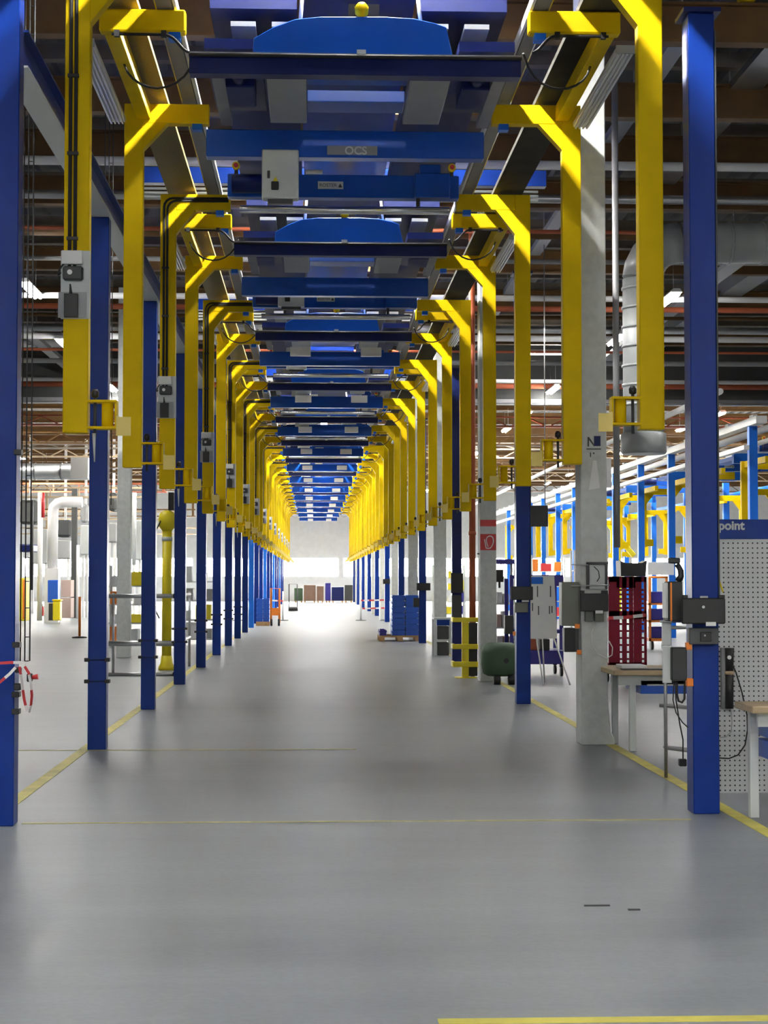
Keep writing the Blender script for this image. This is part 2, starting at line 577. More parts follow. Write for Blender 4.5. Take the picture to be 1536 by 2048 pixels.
for i, y in enumerate([28.6, 31.0, 38.2, 47.0]):
    lamp(-5.15 if i < 2 else -5.6, y, 6.85, 'glowing ceiling lamp over the left aisle, %s from the camera' % ORD[i], 'left aisle lamps')
for i, y in enumerate([31.6, 37.0, 47.0]):
    lamp(6.65, y, 6.85, 'glowing ceiling lamp over the right aisle, %s from the camera' % ORD[i], 'right aisle lamps')
FY = [53, 58.5, 64, 70, 76, 82, 88, 94, 100, 106]
for i, y in enumerate(FY):
    lamp(-5.6, y, 6.75, 'glowing lamp over the far left aisle, %s beyond the dark curtain' % ORD[i], 'left aisle lamps', 'farglow')
    lamp(6.65, y, 6.75, 'glowing lamp over the far right aisle, %s beyond the dark curtain' % ORD[i], 'right aisle lamps', 'farglow')
for i, y in enumerate([53, 58, 63, 69, 76, 84, 92]):
    lamp(12.7, y, 6.75, 'glowing lamp above the second assembly line, %s beyond the curtain' % ORD[i], 'lamps over the second line', 'farglow')
for i, y in enumerate([55, 61, 67, 73, 80, 90, 100]):
    lamp(-11.5, y, 6.3, 'glowing lamp at the far left of the hall, %s beyond the curtain' % ORD[i], 'far left lamps', 'farglow')
for i, y in enumerate([50, 56, 62, 68, 75, 85]):
    lamp(19, y, 6.5, 'glowing lamp at the far right of the hall, %s beyond the curtain' % ORD[i], 'far right lamps', 'farglow')
for i, y in enumerate([58, 66, 74, 82, 90, 98]):
    lamp(0.34, y, 6.9, 'glowing lamp above the far carriers, %s from the dark curtain' % ORD[i], 'lamps above the far carriers', 'farglow')
for i in range(12):
    lamp(0.45, 2.4 + 3.7 * i, 8.0, 'ceiling lamp above the carriers, %s from the corridor start' % ORD[i], 'lamps above the near carriers', 'keyglow', True)
for i, y in enumerate([-6, 2, 10, 18, 26]):  # unseen aisle lamps added for ambient side light
    lamp(-6.8, y, 7.6, 'unseen added lamp over the left aisle, %s from the back' % ORD[i], 'added lamps out of view', 'lampglow', True)
    lamp(9.2, y, 7.6, 'unseen added lamp over the right aisle, %s from the back' % ORD[i], 'added lamps out of view', 'lampglow', True)
for i, x in enumerate([-4.5, 5.2, -1.5, 2.2, -8.0, 9.0]):  # unseen lamps added behind the camera as front fill
    lamp(x, -9.0, 6.6, 'added fill lamp far behind the camera on the %s' % ('outer left', 'outer right', 'inner left', 'inner right', 'outermost left', 'outermost right')[i], 'added lamps out of view', 'fillglow')

tl = lamp(at(1090, 705, 44).x, 44, at(1090, 705, 44).z, 'glowing lamp tube set across the hall between the right yellow posts', 'transverse lamp')
tl.rotation_euler = (0, 0, pi / 2)
for k, (py_k, r, m, lb) in enumerate([(658, 0.06, 'steel', 'upper grey pipe crossing at the left'), (673, 0.07, 'lemon', 'yellow pipe crossing at the left'), (687, 0.10, 'white', 'white pipe crossing at the left below the yellow one')]):
    q = at(60, py_k, 41 + k * 0.5)
    solo('service_pipe', MB().tube([(XW0 + 0.1, q.y, q.z), (at(123, py_k, q.y).x, q.y, q.z)], r, 10), m, lb + ' edge', 'pipe', 'pipes at the left')

# ------------------------------------------------------------------ blue columns, pillars
LX0, LX1 = -2.085, -1.915
NL = 21
for i in range(NL):
    y = 11.12 + 4.87 * i
    t = thing('steel_column', 'blue square steel column, %s from the camera on the left side' % ORD[i], 'column', (-2.02, y + 0.085, 0), 'left blue columns')
    part('shaft', MB().box(-0.085, 0.085, -0.085, 0.085, 0.0, 4.999 if i else 5.6), 'blue' if i < 7 or i % 3 else 'lightblue', t, 0.006)
    if i < 8:
        zs = [0.62, 0.82] if i else [0.72, 0.83, 1.15, 2.4]
        for z in zs:
            cl = MB().box(0.07, 0.118, -0.1, -0.02, z, z + 0.035)
            if i:
                cl.box(-0.118, -0.07, -0.1, -0.02, z, z + 0.035).box(-0.07, 0.07, -0.092, -0.0855, z + 0.014, z + 0.02)
            part('clamp', cl, 'black', t, 0.003)
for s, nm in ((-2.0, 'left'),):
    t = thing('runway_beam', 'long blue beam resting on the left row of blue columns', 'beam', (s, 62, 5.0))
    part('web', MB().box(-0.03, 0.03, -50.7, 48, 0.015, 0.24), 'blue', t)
    part('bottom_flange', MB().box(-0.09, 0.09, -50.7, 48, 0.0, 0.015), 'lightgrey', t, label='beam underside, painted pale for its sheen')  # pale grey stands for light reflected off the glossy blue underside
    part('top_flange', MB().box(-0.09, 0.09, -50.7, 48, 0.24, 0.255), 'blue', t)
RX = 2.665
NRC = 11
RY = [11.5 + 10.08 * i for i in range(NRC)]
for i, y in enumerate(RY):
    t = thing('steel_column', 'blue square steel column, %s from the camera on the right side' % ORD[i], 'column', (RX, y + 0.1, 0), 'right blue columns')
    part('shaft', MB().box(-0.09, 0.09, -0.1, 0.1, 0.0, 5.50), 'blue' if i != 2 else 'navy', t, 0.006)
    part('cap_plate', MB().box(-0.13, 0.13, -0.14, 0.14, 5.50, 5.53), 'navy', t)
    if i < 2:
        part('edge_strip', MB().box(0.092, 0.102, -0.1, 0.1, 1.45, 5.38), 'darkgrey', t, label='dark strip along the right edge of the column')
for i, y in enumerate([21.3, 31.4, 41.6]):
    t = thing('portal_beam', 'dark blue beam across the corridor above the carriers, %s from the camera' % ORD[i], 'beam', (0.33, y, 6.55), 'portal beams')
    part('beam', MB().box(-2.6, 2.6, -0.08, 0.08, 0.0, 0.2), 'blue', t, 0.005)
    for k in range(3):
        z = -0.06 - 0.055 * k
        part('pipe', MB().tube([(-2.5, -0.02, z), (2.5, -0.02, z)], 0.018, 8), 'lightgrey', t)
for i in range(10):
    y = 16.27 + 9.95 * i
    t = thing('concrete_pillar', 'grey concrete pillar, %s from the camera on the right side' % ORD[i], 'pillar', (2.69, y + 0.17, 0), 'right grey pillars')
    h = 7.5
    sh = MB().prism([(-0.125, 0), (0.20, 0), (0.20, 0.05), (0.155, 0.13), (0.14, 0.3), (0.13, 0.45), (0.13, h), (-0.125, h)], 'y', -0.17, 0.17)
    part('shaft', sh, 'concrete', t, 0.008)
    if i == 1:
        part('sign_plate', MB().box(-0.12, 0.125, -0.178, -0.172, 2.03, 2.28), 'red', t)
        part('stripe', MB().box(-0.122, 0.128, -0.178, -0.172, 2.40, 2.50), 'red', t)
        ic = MB()
        ic.tube([(-0.03, -0.18, 2.06), (-0.055, -0.18, 2.2)], 0.008, 6).tube([(-0.03, -0.18, 2.06), (0.03, -0.18, 2.06)], 0.008, 6)
        ic.tube(bez((0.03, -0.18, 2.06), (0.1, -0.18, 2.12), (0.1, -0.18, 2.25), (0.03, -0.18, 2.25)), 0.008, 6)
        ic.tube(bez((0.03, -0.18, 2.25), (-0.05, -0.18, 2.24), (-0.03, -0.18, 2.16), (0.0, -0.18, 2.08)), 0.008, 6)
        part('pictogram', ic, 'white', t, label='white fire hose pictogram')
# left pillars
for i, (px, py, w) in enumerate([(246, 1315, 0.27), (147, 1236, 0.22)]):
    g = gr(px, py)
    t = thing('concrete_pillar', ['grey concrete pillar behind the second blue column on the left', 'slim dark grey pillar far off beside the blue locker'][i], 'pillar', g)
    part('shaft', MB().box(-w / 2, w / 2, 0, w, 0, 7.5 if i == 0 else 5.2), 'concrete' if i == 0 else 'curtain', t, 0.008)

# ------------------------------------------------------------------ hanging posts
PW = 0.175
ZT, ZA0, ZA1 = 5.97, 5.79, 5.97
CX = 0.355


def bracket(t, s, cone=False):
    """swing bracket; s=+1: bracket extends to +x from the post's inner face (left row), -1 mirrored"""
    e = PW / 2
    def X(a, b):
        return (s * (e + a), s * (e + b)) if s > 0 else (s * (e + b), s * (e + a))
    br = MB()
    for z in (0.03, 0.215):
        br.box(*X(-0.01, 0.2), -0.06, 0.06, z, z + 0.018)
    br.box(*X(0.185, 0.2), -0.055, 0.055, 0.048, 0.215)
    b = part('bracket', br, 'yellow', t, 0.003)
    part('pivot', MB().tube([(s * (e + 0.13), 0, 0.03), (s * (e + 0.13), 0, 0.23)], 0.042, 14), 'yellow', b)
    part('bolt', MB().tube([(s * (e + 0.045), -0.02, -0.03), (s * (e + 0.045), -0.02, 0.25)], 0.011, 8), 'darkgrey', b)
    part('knob', MB().lathe([(0.012, 0.25), (0.026, 0.258), (0.028, 0.29), (0.016, 0.31)], (s * (e + 0.045), -0.02), 12), 'black', b)
    ep = MB().box(*X(0.20, 0.30), -0.09, -0.075, -0.02, 0.11)
    ep.box(*X(0.20, 0.212), -0.09, 0.04, 0.0, 0.12)
    part('end_plate', ep, 'paleyellow', b)
    if cone:
        part('marker_pin', MB().tube([(s * (e + 0.04), -0.03, 0.0), (s * (e + 0.045), -0.03, -0.2)], 0.013, 8, 0.004), 'lightgrey', b)


def post_even(s, zb):
    # s=+1 on the left row (arm goes to +x)
    ZT = 5.97 if s > 0 else 6.0
    t = thing('hanger_post', 'x', 'hanger post', (0, 0, 0))
    H = ZT - zb
    part('post', MB().box(-PW / 2, PW / 2, -0.06, 0.06, 0, H), 'yellow', t, 0.006)
    L = 0.705 if s > 0 else 0.76
    a = (0, L) if s > 0 else (-L, 0)
    x0, x1 = (PW / 2, L) if s > 0 else (-L, -PW / 2)
    part('arm', MB().box(x0, x1, -0.06, 0.06, H - 0.18, H), 'yellow', t, 0.005)
    g = [(s * PW / 2, H - 0.18), (s * (PW / 2 + 0.22), H - 0.18), (s * PW / 2, H - 0.46)]
    part('brace', MB().prism(g, 'y', -0.055, 0.055), 'yellow', t)
    part('rail_clamp', MB().box(s * (L - 0.12) - 0.045, s * (L - 0.12) + 0.045, -0.05, 0.05, H - 0.235, H - 0.18), 'lightblue', t)
    bracket(t, s, s > 0)
    if s > 0:
        for k, x in enumerate((-0.045, -0.008)):
            y = -0.06 - 0.013
            zt = H - 0.05 - 0.03 * k
            path = [(x, y, 1.16), (x, y, zt - 0.1)] + [(x + 0.1 - 0.1 * cos(radians(q)), y, zt - 0.1 + 0.1 * sin(radians(q))) for q in (20, 45, 70, 90)] + [(L - 0.02, y, zt)]
            part('conduit', MB().tube(path, 0.013, 8), 'rubber', t)
        for z in (1.35, 1.95, 2.5):
            part('cable_clamp', MB().box(-0.065, 0.012, -0.09, -0.0605, z, z + 0.022), 'black', t)
        z0 = at(150, 638, 11.89).z - zb
        z1 = at(150, 502, 11.89).z - zb
        pl = part('socket_panel', MB().box(-0.105, 0.1, -0.075, -0.0605, z0, z1), 'lightgrey', t, 0.004)
        part('cover', MB().box(-0.095, 0.05, -0.115, -0.0755, z1 - 0.1, z1 - 0.005), 'white', pl, 0.006)
        sk = part('socket', MB().box(-0.085, 0.055, -0.125, -0.0755, z1 - 0.215, z1 - 0.115), 'darkgrey', pl, 0.012)
        sk['label'] = 'dark socket with a round white centre'
        part('device', MB().box(-0.075, 0.02, -0.12, -0.0855, z0 + 0.005, z0 + 0.17).tube([(-0.03, -0.1, z0 + 0.17), (-0.035, -0.1, z0 + 0.24)], 0.012, 8, 0.005), 'black', pl, 0.008)
        part('backing_plate', MB().box(-0.12, 0.075, -0.085, -0.0755, z0 + 0.005, z0 + 0.185), 'grey', pl)
        part('button', MB().tube([(-0.035, -0.1255, z1 - 0.16), (-0.035, -0.131, z1 - 0.16)], 0.018, 12), 'white', pl)
        part('loose_cable', MB().tube(bez((-0.02, -0.08, 1.17 + 0.05), (-0.1, -0.12, 1.2), (-0.15, -0.1, 1.05), (-0.1, -0.1, z1 - 0.16)), 0.006, 6), 'rubber', t)
    return t


def post_odd(s, zb):
    ZT = 5.97 if s > 0 else 6.0
    t = thing('hanger_post', 'x', 'hanger post', (0, 0, 0))
    H = ZT - zb
    part('post', MB().box(-PW / 2, PW / 2, -0.06, 0.06, 0, H), 'yellow', t, 0.006)
    L = 0.69 if s > 0 else 0.74
    x0, x1 = (PW / 2, L) if s > 0 else (-L, -PW / 2)
    part('arm', MB().box(x0, x1, -0.06, 0.06, H - 0.18, H), 'yellow', t, 0.005)
    g = [(s * PW / 2, H - 0.18), (s * (PW / 2 + 0.22), H - 0.18), (s * PW / 2, H - 0.42)]
    part('brace', MB().prism(g, 'y', -0.055, 0.055), 'yellow', t)
    # side beam towards the camera and the second arm at its end
    yb = -2.55
    part('side_beam', MB().box(s * 0.09 - 0.06, s * 0.09 + 0.06, yb + 0.06, -0.06, H - 0.15, H - 0.01), 'yellow', t, 0.004)
    LF = 0.665 if s > 0 else 0.72
    xa, xb = (0.0, LF) if s > 0 else (-LF, 0.0)
    part('front_arm', MB().box(xa, xb, yb - 0.06, yb + 0.06, H - 0.15, H + 0.025), 'yellow', t, 0.012)
    part('rail_clamp', MB().box(s * (L - 0.11) - 0.045, s * (L - 0.11) + 0.045, -0.05, 0.05, H - 0.235, H - 0.18), 'lightblue', t)
    part('rail_clamp', MB().box(s * (L - 0.11) - 0.045, s * (L - 0.11) + 0.045, yb - 0.05, yb + 0.05, H - 0.205, H - 0.15), 'lightblue', t)
    cb = MB().tube([(s * 0.1, yb - 0.075, H - 0.18), (s * 0.50, yb - 0.075, H - 0.18)] + bez((s * 0.50, yb - 0.075, H - 0.18), (s * 0.60, yb - 0.075, H - 0.18), (s * 0.62, yb - 0.1, H - 0.3), (s * 0.70, yb - 0.12, H - 0.33))[1:], 0.012, 8)
    for q in (0.14, 0.5):
        cb.box(s * q - 0.02, s * q + 0.02, yb - 0.09, yb - 0.055, H - 0.2, H - 0.151)
    part('arm_cable', cb, 'rubber', t)
    part('cable_loop', MB().tube(bez((s * 0.1, yb + 0.8, H - 0.15), (s * 0.2, yb + 0.4, H - 0.5), (s * 0.6, yb + 0.5, H - 0.55), (s * 0.74, yb + 0.15, H - 0.25)), 0.010, 6), 'rubber', t)
    bracket(t, s)
    return t


NP = 28
PXL, PXR, ZBL, ZBR = -1.665, 2.388, 2.61, 2.65
protos = {}
hpost = []
for s, px, zb, side in ((1, PXL, ZBL, 'left'), (-1, PXR, ZBR, 'right')):
    for n in range(NP):
        y = 11.95 + 3.7 * n
        ev = n % 2 == 0
        extra = (', carrying a grey socket panel' if s > 0 else ', with a single arm') if ev else ', with two arms'
        lb = 'yellow hanging post, %s from the camera in the %s row%s' % (ORD[n], side, extra)
        key = (s, ev)
        if key not in protos:
            t = post_even(s, zb) if ev else post_odd(s, zb)
            protos[key] = t
            t.location = (px, y, zb)
            t['label'] = lb
            t['group'] = side + ' row of yellow hanging posts'
        else:
            t = dup(protos[key], (px, y, zb), lb, side + ' row of yellow hanging posts')
        hpost.append(t)

# aluminium light fixtures hung beside the side beams
def fixture_proto():
    t = thing('light_fixture', 'x', 'light fixture', (0, 0, 0))
    part('housing', MB().box(-0.075, 0.075, -1.12, 1.12, 0.0, 0.05), 'whitealu', t, 0.008)
    fins = MB()
    for k in range(4):
        fins.box(-0.06 + 0.034 * k, -0.06 + 0.034 * k + 0.014, -1.11, 1.11, -0.018, -0.0005)
    part('cooling_fins', fins, 'whitealu', t)
    part('end_cap', MB().box(-0.078, 0.078, -1.145, -1.12, -0.01, 0.052), 'grey', t)
    return t


fx = fixture_proto()
first = True
for side, x in (('left', -1.80), ('right', 2.46)):
    for k in range(8):
        y = 11.95 + 3.7 * (2 * k + 1) - 1.3
        lb = 'unlit aluminium strip light beside the %s posts, %s from the camera' % (side, ORD[k])
        if first:
            fx.location = (x, y, 5.76)
            fx['label'] = lb
            fx['group'] = 'unlit strip lights'
            first = False
        else:
            dup(fx, (x, y, 5.76), lb, 'unlit strip lights')

# conveyor rails
for side, x0, x1, s in (('left', -1.22, -1.10, 1), ('right', 1.71, 1.82, -1)):
    t = thing('conveyor_rail', 'long grey conveyor rail lying on the %s arms' % side, 'rail', ((x0 + x1) / 2, 62, 6.01 if s > 0 else 6.037))
    w = (x1 - x0) / 2
    part('channel', MB().box(-w, w, -52, 52, 0.0, 0.012).box(-w, -w + 0.012, -52, 52, 0.012, 0.08).box(w - 0.012, w, -52, 52, 0.012, 0.08).box(-w, w, -52, 52, 0.068, 0.08), 'rail', t)
    part('conductor_strip', MB().box(s * (w + 0.02) - 0.012, s * (w + 0.02) + 0.012, -52, 52, 0.0, 0.08), 'white', t, label='white conductor strip on the inner side')
    part('edge_trim', MB().box(-s * (w + 0.006) - 0.006, -s * (w + 0.006) + 0.006, -52, 52, -0.01, 0.01), 'bright', t)
for side, x0, x1, m in (('left', -1.69, -1.37, 'tan'), ('right', 2.06, 2.40, 'darktray')):
    mt = MB().box(x0, x1, 8, 110, 6.036, 6.045).box(x0, x0 + 0.012, 8, 110, 6.045, 6.085).box(x1 - 0.012, x1, 8, 110, 6.045, 6.085)
    solo('walkway_tray', mt, m, '%s tray running along above the %s arms' % ('tan wire mesh' if m == 'tan' else 'dark', side), 'tray')

# ------------------------------------------------------------------ carriers
YA = 13.05
PER = 7.4


def carrier_proto(far=0):
    t = thing('skid_carrier', 'x', 'carrier', (CX, YA, 5.44))
    z0 = 5.44
    hw = 1.26
    zt, zb = at(710, 108, YA).z - z0, at(710, 150, YA).z - z0
    XA = lambda px: at(px, 110, YA).x - CX
    xl, xr = XA(378), XA(1042)
    part('front_beam', MB().box(xl, xr, 0.0, 0.14, zb, zt - 0.012), 'navy', t, 0.006)
    part('front_trim', MB().box(xl, xr, -0.015, 0.14, zt - 0.012, zt), 'rail', t)
    hood = [(at(a, b, YA + 0.03).x - CX, at(a, b, YA + 0.03).z - z0) for a, b in ((505, 108), (507, 76), (547, 54), (590, 38), (640, 33), (770, 33), (830, 37), (870, 46), (893, 54), (906, 107))]
    hood[0] = (hood[0][0], zt)
    hood[-1] = (hood[-1][0], zt)
    part('hood', MB().prism(hood, 'y', 0.03, 0.45), 'carrier', t, 0.006)
    part('front_cable', MB().tube([(xl, -0.035, zt - 0.03), (xr, -0.035, zt - 0.03)], 0.016, 8), 'rubber', t)
    part('connector', MB().box(-0.03, 0.04, -0.05, -0.0155, zt - 0.014, zt + 0.02), 'whitealu', t)
    for q in ((-1, 1) if far < 2 else ()):
        part('upper_housing', MB().box(*sorted((q * 0.5, q * 1.2)), 0.5, 7.2, 6.18 - z0, 6.34 - z0), 'navy', t)
    if far < 2:
        part('upper_deck', MB().box(-0.48, 0.48, 0.5, 7.2, 6.40 - z0, 6.48 - z0), 'blue', t)
    for x in ((-0.93, -0.60, 0.62, 0.95) if far < 2 else ()):
        part('upper_plate', MB().box(x - 0.10, x + 0.10, 0.45, 2.2, 6.02 - z0, 6.06 - z0), 'grey', t)
    for x in (-0.585, 0.585):
        part('runner', MB().box(x - 0.16, x + 0.16, 0.14, 1.9, 5.63 - z0, 5.69 - z0), 'grey' if not far else 'lightgrey', t, 0.004)  # far runners painted paler, as if lit by the floor
        if far:
            part('lit_patch', MB().box(x - 0.17, x + 0.17, 0.15, 0.25, 5.27 - z0, 5.415 - z0), 'white', t, 0.004)  # added white plates stand in for the runners' floor-lit undersides
    for x in (-1.0, 1.0):
        part('side_frame', MB().box(x - 0.22, x + 0.22, 0.14, 1.9, 5.74 - z0, 5.82 - z0), 'navy', t)
        part('guide', MB().box(x * 1.13 - 0.05, x * 1.13 + 0.05, 0.14, 1.9, 5.60 - z0, 5.66 - z0), 'rail', t)
        part('motor', MB().box(x * 0.97 - 0.12, x * 0.97 + 0.12, 0.7, 1.3, 5.60 - z0, 5.74 - z0).tube([(x * 0.97, 0.5, 5.67 - z0), (x * 0.97, 0.7, 5.67 - z0)], 0.06, 10), 'navy', t, 0.01)
    part('cross_tie', MB().box(-0.42, 0.42, 0.9, 1.1, 5.74 - z0, 5.86 - z0), 'carrier', t, 0.005)
    part('cross_tie', MB().box(-0.42, 0.42, 1.45, 1.8, 5.70 - z0, 5.80 - z0), 'carrier', t, 0.005)
    part('rear_beam', MB().box(at(412, 290, 14.95).x - CX, at(968, 290, 14.95).x - CX, 1.9, 2.05, at(690, 315, 14.95).z - z0, at(690, 261, 14.95).z - z0), 'carrier', t, 0.008)
    part('lifting_hook', MB().box(-0.09, 0.15, 0.12, 0.3, 5.93 - z0, 6.1 - z0), 'black', t)
    part('hook_chain', MB().lathe([(0.012, 5.91 - z0), (0.015, 5.97 - z0), (0.05, 6.0 - z0), (0.055, 6.06 - z0), (0.03, 6.09 - z0)], (0.01, 0.07), 12), 'yellow', t)
    for x, dx in ((-0.48, 0.03), (0.50, -0.05)):
        part('support_rod', MB().tube([(x, 0.25, 5.84 - z0), (x + dx, 0.25, 6.3 - z0)], 0.016, 8), 'white', t)
    return t


def drive_proto():
    t = thing('drive_beam', 'x', 'drive beam', (0, 0, 0))   # origin: underside, at beam front
    hw = 1.2
    part('beam', MB().box(at(455, 370, 18).x - CX + 0.03, at(918, 370, 18).x - CX + 0.03, 0.0, 0.16, 0, 0.245), 'carrier', t, 0.008)
    part('gear_block', MB().box(0.74, 1.12, -0.05, 0.1, 0.0, 0.26).box(0.80, 1.02, -0.03, 0.12, 0.26, 0.36), 'carrier', t, 0.01)
    part('motor', MB().tube([(-1.2, -0.08, 0.12), (-0.75, -0.08, 0.12)], 0.1, 12), 'navy', t)
    for x in (-1.16, 1.14):
        b = part('stop_button', MB().tube([(x, -0.01, 0.32), (x, -0.06, 0.32)], 0.042, 14), 'lemon', t)
        part('button_cap', MB().tube([(x, -0.061, 0.32), (x, -0.085, 0.32)], 0.024, 12), 'red', b)
        part('button_post', MB().box(x - 0.02, x + 0.02, 0.0, 0.04, 0.24, 0.34), 'black', t)
    pl = part('name_plate', MB().box(-0.29, -0.02, -0.006, -0.0005, 0.09, 0.17), 'lightgrey', t)
    tm = put('plate_lettering', text_mesh('ROSTER', 0.052, 'darkgrey'), pl, (-0.275, -0.0085, 0.112))
    part('plate_emblem', MB().prism([(-0.075, 0.105), (-0.03, 0.105), (-0.0525, 0.15)], 'y', -0.009, -0.0065), 'darkgrey', pl)
    part('small_tube', MB().tube([(-0.42, -0.01, 0.27), (-0.24, -0.01, 0.27)], 0.024, 10), 'white', t)
    return t


def cabinet(t, x0, x1, y, z0, z1):
    """all local"""
    c = part('control_box', MB().box(x0, x1, y - 0.14, y, z0, z1), 'lightgrey', t, 0.01)
    w, h = x1 - x0, z1 - z0
    part('keyhole', MB().box(x0 + 0.15 * w, x0 + 0.22 * w, y - 0.15, y - 0.1405, z0 + 0.40 * h, z0 + 0.56 * h), 'darkgrey', c, 0.004)
    part('switch', MB().box(x0 + 0.26 * w, x0 + 0.46 * w, y - 0.17, y - 0.1405, z0 + 0.16 * h, z0 + 0.33 * h), 'black', c, 0.006)
    part('warning_sign', MB().prism([(x0 + 0.30 * w, z0 + 0.345 * h), (x0 + 0.44 * w, z0 + 0.345 * h), (x0 + 0.37 * w, z0 + 0.44 * h)], 'y', y - 0.143, y - 0.1405), 'lemon', c)
    part('cable_gland', MB().box(x0 + 0.05, x1 - 0.05, y - 0.1, y - 0.03, z0 - 0.04, z0 - 0.0005), 'darkgrey', c)
    return c


cp = carrier_proto()
dp = drive_proto()
pipe_mb = MB().tube([(at(480, 421, 18).x - CX, 0, 0), (at(898, 421, 18).x - CX, 0, 0)], 0.042, 14)
pipe_me = pipe_mb.mesh('cross_tube', M['bright'])
YD, ZD = 18.0, at(690, 395, 18.0).z
ZT_ = at(690, 421, 18.0).z
clamp_me = MB().box(-0.02, 0.02, 0.03, 0.06, 0.0, ZD - ZT_).mesh('clamp', M['darkgrey'])
for k in range(14):
    o = ORD[k]
    lb = 'blue carrier with rounded hood and grey runners, %s from the camera' % o
    if k == 0:
        c = cp
        c['label'] = lb
        c['group'] = 'blue carriers on the conveyor'
    else:
        if k in (2, 5):
            cfar = carrier_proto(1 if k == 2 else 2)
            tag(cfar, lb, None, 'blue carriers on the conveyor')
            cfar.location = (CX, YA + PER * k, 5.44)
            continue_ = True
        c = None if k in (2, 5) else dup(cp if k < 2 else cfar, (CX, YA + PER * k, 5.44), lb, 'blue carriers on the conveyor')
    lb = 'blue drive beam with name plate hung between carriers, %s from the camera' % o
    if k == 0:
        d = dp
        d.location = (CX - 0.03, YD, ZD)
        d['label'] = lb
        d['group'] = 'blue drive beams'
    else:
        d = dup(dp, (CX - 0.03, YD + PER * k, ZD), lb, 'blue drive beams')
    lb = 'shiny steel tube under a drive beam, %s from the camera' % o
    ct = thing('cross_tube', lb, 'tube', (CX, YD + PER * k - 0.02, ZT_), 'shiny cross tubes')
    put('tube', pipe_me, ct)
    put('clamp', clamp_me, ct, (-0.8, 0, 0))
    put('clamp', clamp_me, ct, (0.75, 0, 0))
    if k > 0:
        cabinet(d, -0.85, -0.47, -0.9 if k < 6 else -0.6, -0.15, 0.26)
dup(dp, (CX - 0.03, YD - PER, ZD), 'unseen blue drive beam added above the corridor start, before the first one in view', 'blue drive beams')  # unseen beam, added together with the light-blocking carrier
dup(cp, (CX, YA - PER, 5.44), 'unseen blue hooded carrier added above the corridor start, before the first one in view', 'blue carriers on the conveyor')  # unseen carrier added to block lamp light from the first hood
# control cabinet of the first carrier, in front of its rear beam, and the lettering there
x0 = at(523, 340, 14.72).x - CX
x1 = at(597, 340, 14.72).x - CX
cabinet(cp, x0, x1, 1.89, at(560, 392, 14.72).z - 5.44, at(560, 294, 14.72).z - 5.44)
pl = part('name_plate', MB().box(-0.245, 0.20, 1.893, 1.8985, 5.35 - 5.44, 5.43 - 5.44), 'grey', cp)
pl.data.materials[0] = M['rail']
put('plate_lettering', text_mesh('OCS', 0.10, 'lightgrey', 0.002), pl, (-0.09, 1.891, 5.355 - 5.44))

# ------------------------------------------------------------------ helpers for single items
def item(name, label, cat, parts, group=None, loc=None):
    """parts: (name, mb in world coordinates, material, bevel, [sub-parts])"""
    b = parts[0][1].bounds()
    t = thing(name, label, cat, loc or ((b[0] + b[1]) / 2, (b[2] + b[3]) / 2, b[4]), group)
    for p in parts:
        o = wpart(p[0], p[1], p[2], t, p[3] if len(p) > 3 else 0.0)
        for q in (p[4] if len(p) > 4 else []):
            wpart(q[0], q[1], q[2], o, q[3] if len(q) > 3 else 0.0)
    return t


def pb(*a):
    return MB().pbox(*a)


def disc(px, py, Y, rpx, th=0.01, n=14):
    p = at(px, py, Y)
    r = rpx * Y / F
    return MB().tube([(p.x, Y, p.z), (p.x, Y + th, p.z)], r, n)


def ribbon(name, pts, width, label, group=None, period=0.25, updir=(0, 0, 1)):
    """thin plastic tape along pts with stripes"""
    pts = [Vector(p) for p in pts]
    v, f, uvs = [], [], []
    s = 0
    up = Vector(updir)
    m = len(pts)
    L = [0]
    for i in range(1, m):
        L.append(L[-1] + (pts[i] - pts[i - 1]).length)
    th = 0.0015
    for i, p in enumerate(pts):
        d = (pts[min(i + 1, m - 1)] - pts[max(i - 1, 0)]).normalized()
        side = (up - d * up.dot(d))
        side = side.normalized() if side.length > 0.05 else Vector((1, 0, 0))
        nrm = d.cross(side).normalized()
        for a, b in ((1, -1), (-1, -1), (-1, 1), (1, 1)):
            v.append(tuple(p + side * (a * width / 2) + nrm * (b * th)))
    for i in range(m - 1):
        for k in range(4):
            j = (k + 1) % 4
            f.append((i * 4 + k, i * 4 + j, i * 4 + 4 + j, i * 4 + 4 + k))
            uvs.append((L[i], L[i], L[i + 1], L[i + 1]))
    b = Vector(v[0])
    me = bpy.data.meshes.new(name)
    me.from_pydata([tuple(Vector(q) - b) for q in v], [], f)
    ul = me.uv_layers.new(name='UVMap')
    k = 1.0 / period * (2 * pi / 20) * 1.0
    for pi_, poly in enumerate(me.polygons):
        for li, u in zip(poly.loop_indices, uvs[pi_]):
            ul.data[li].uv = (u * k, 0.0)
    me.materials.append(M['tape'])
    o = put(name, me, None, b)
    return tag(o, label, 'barrier tape', group)


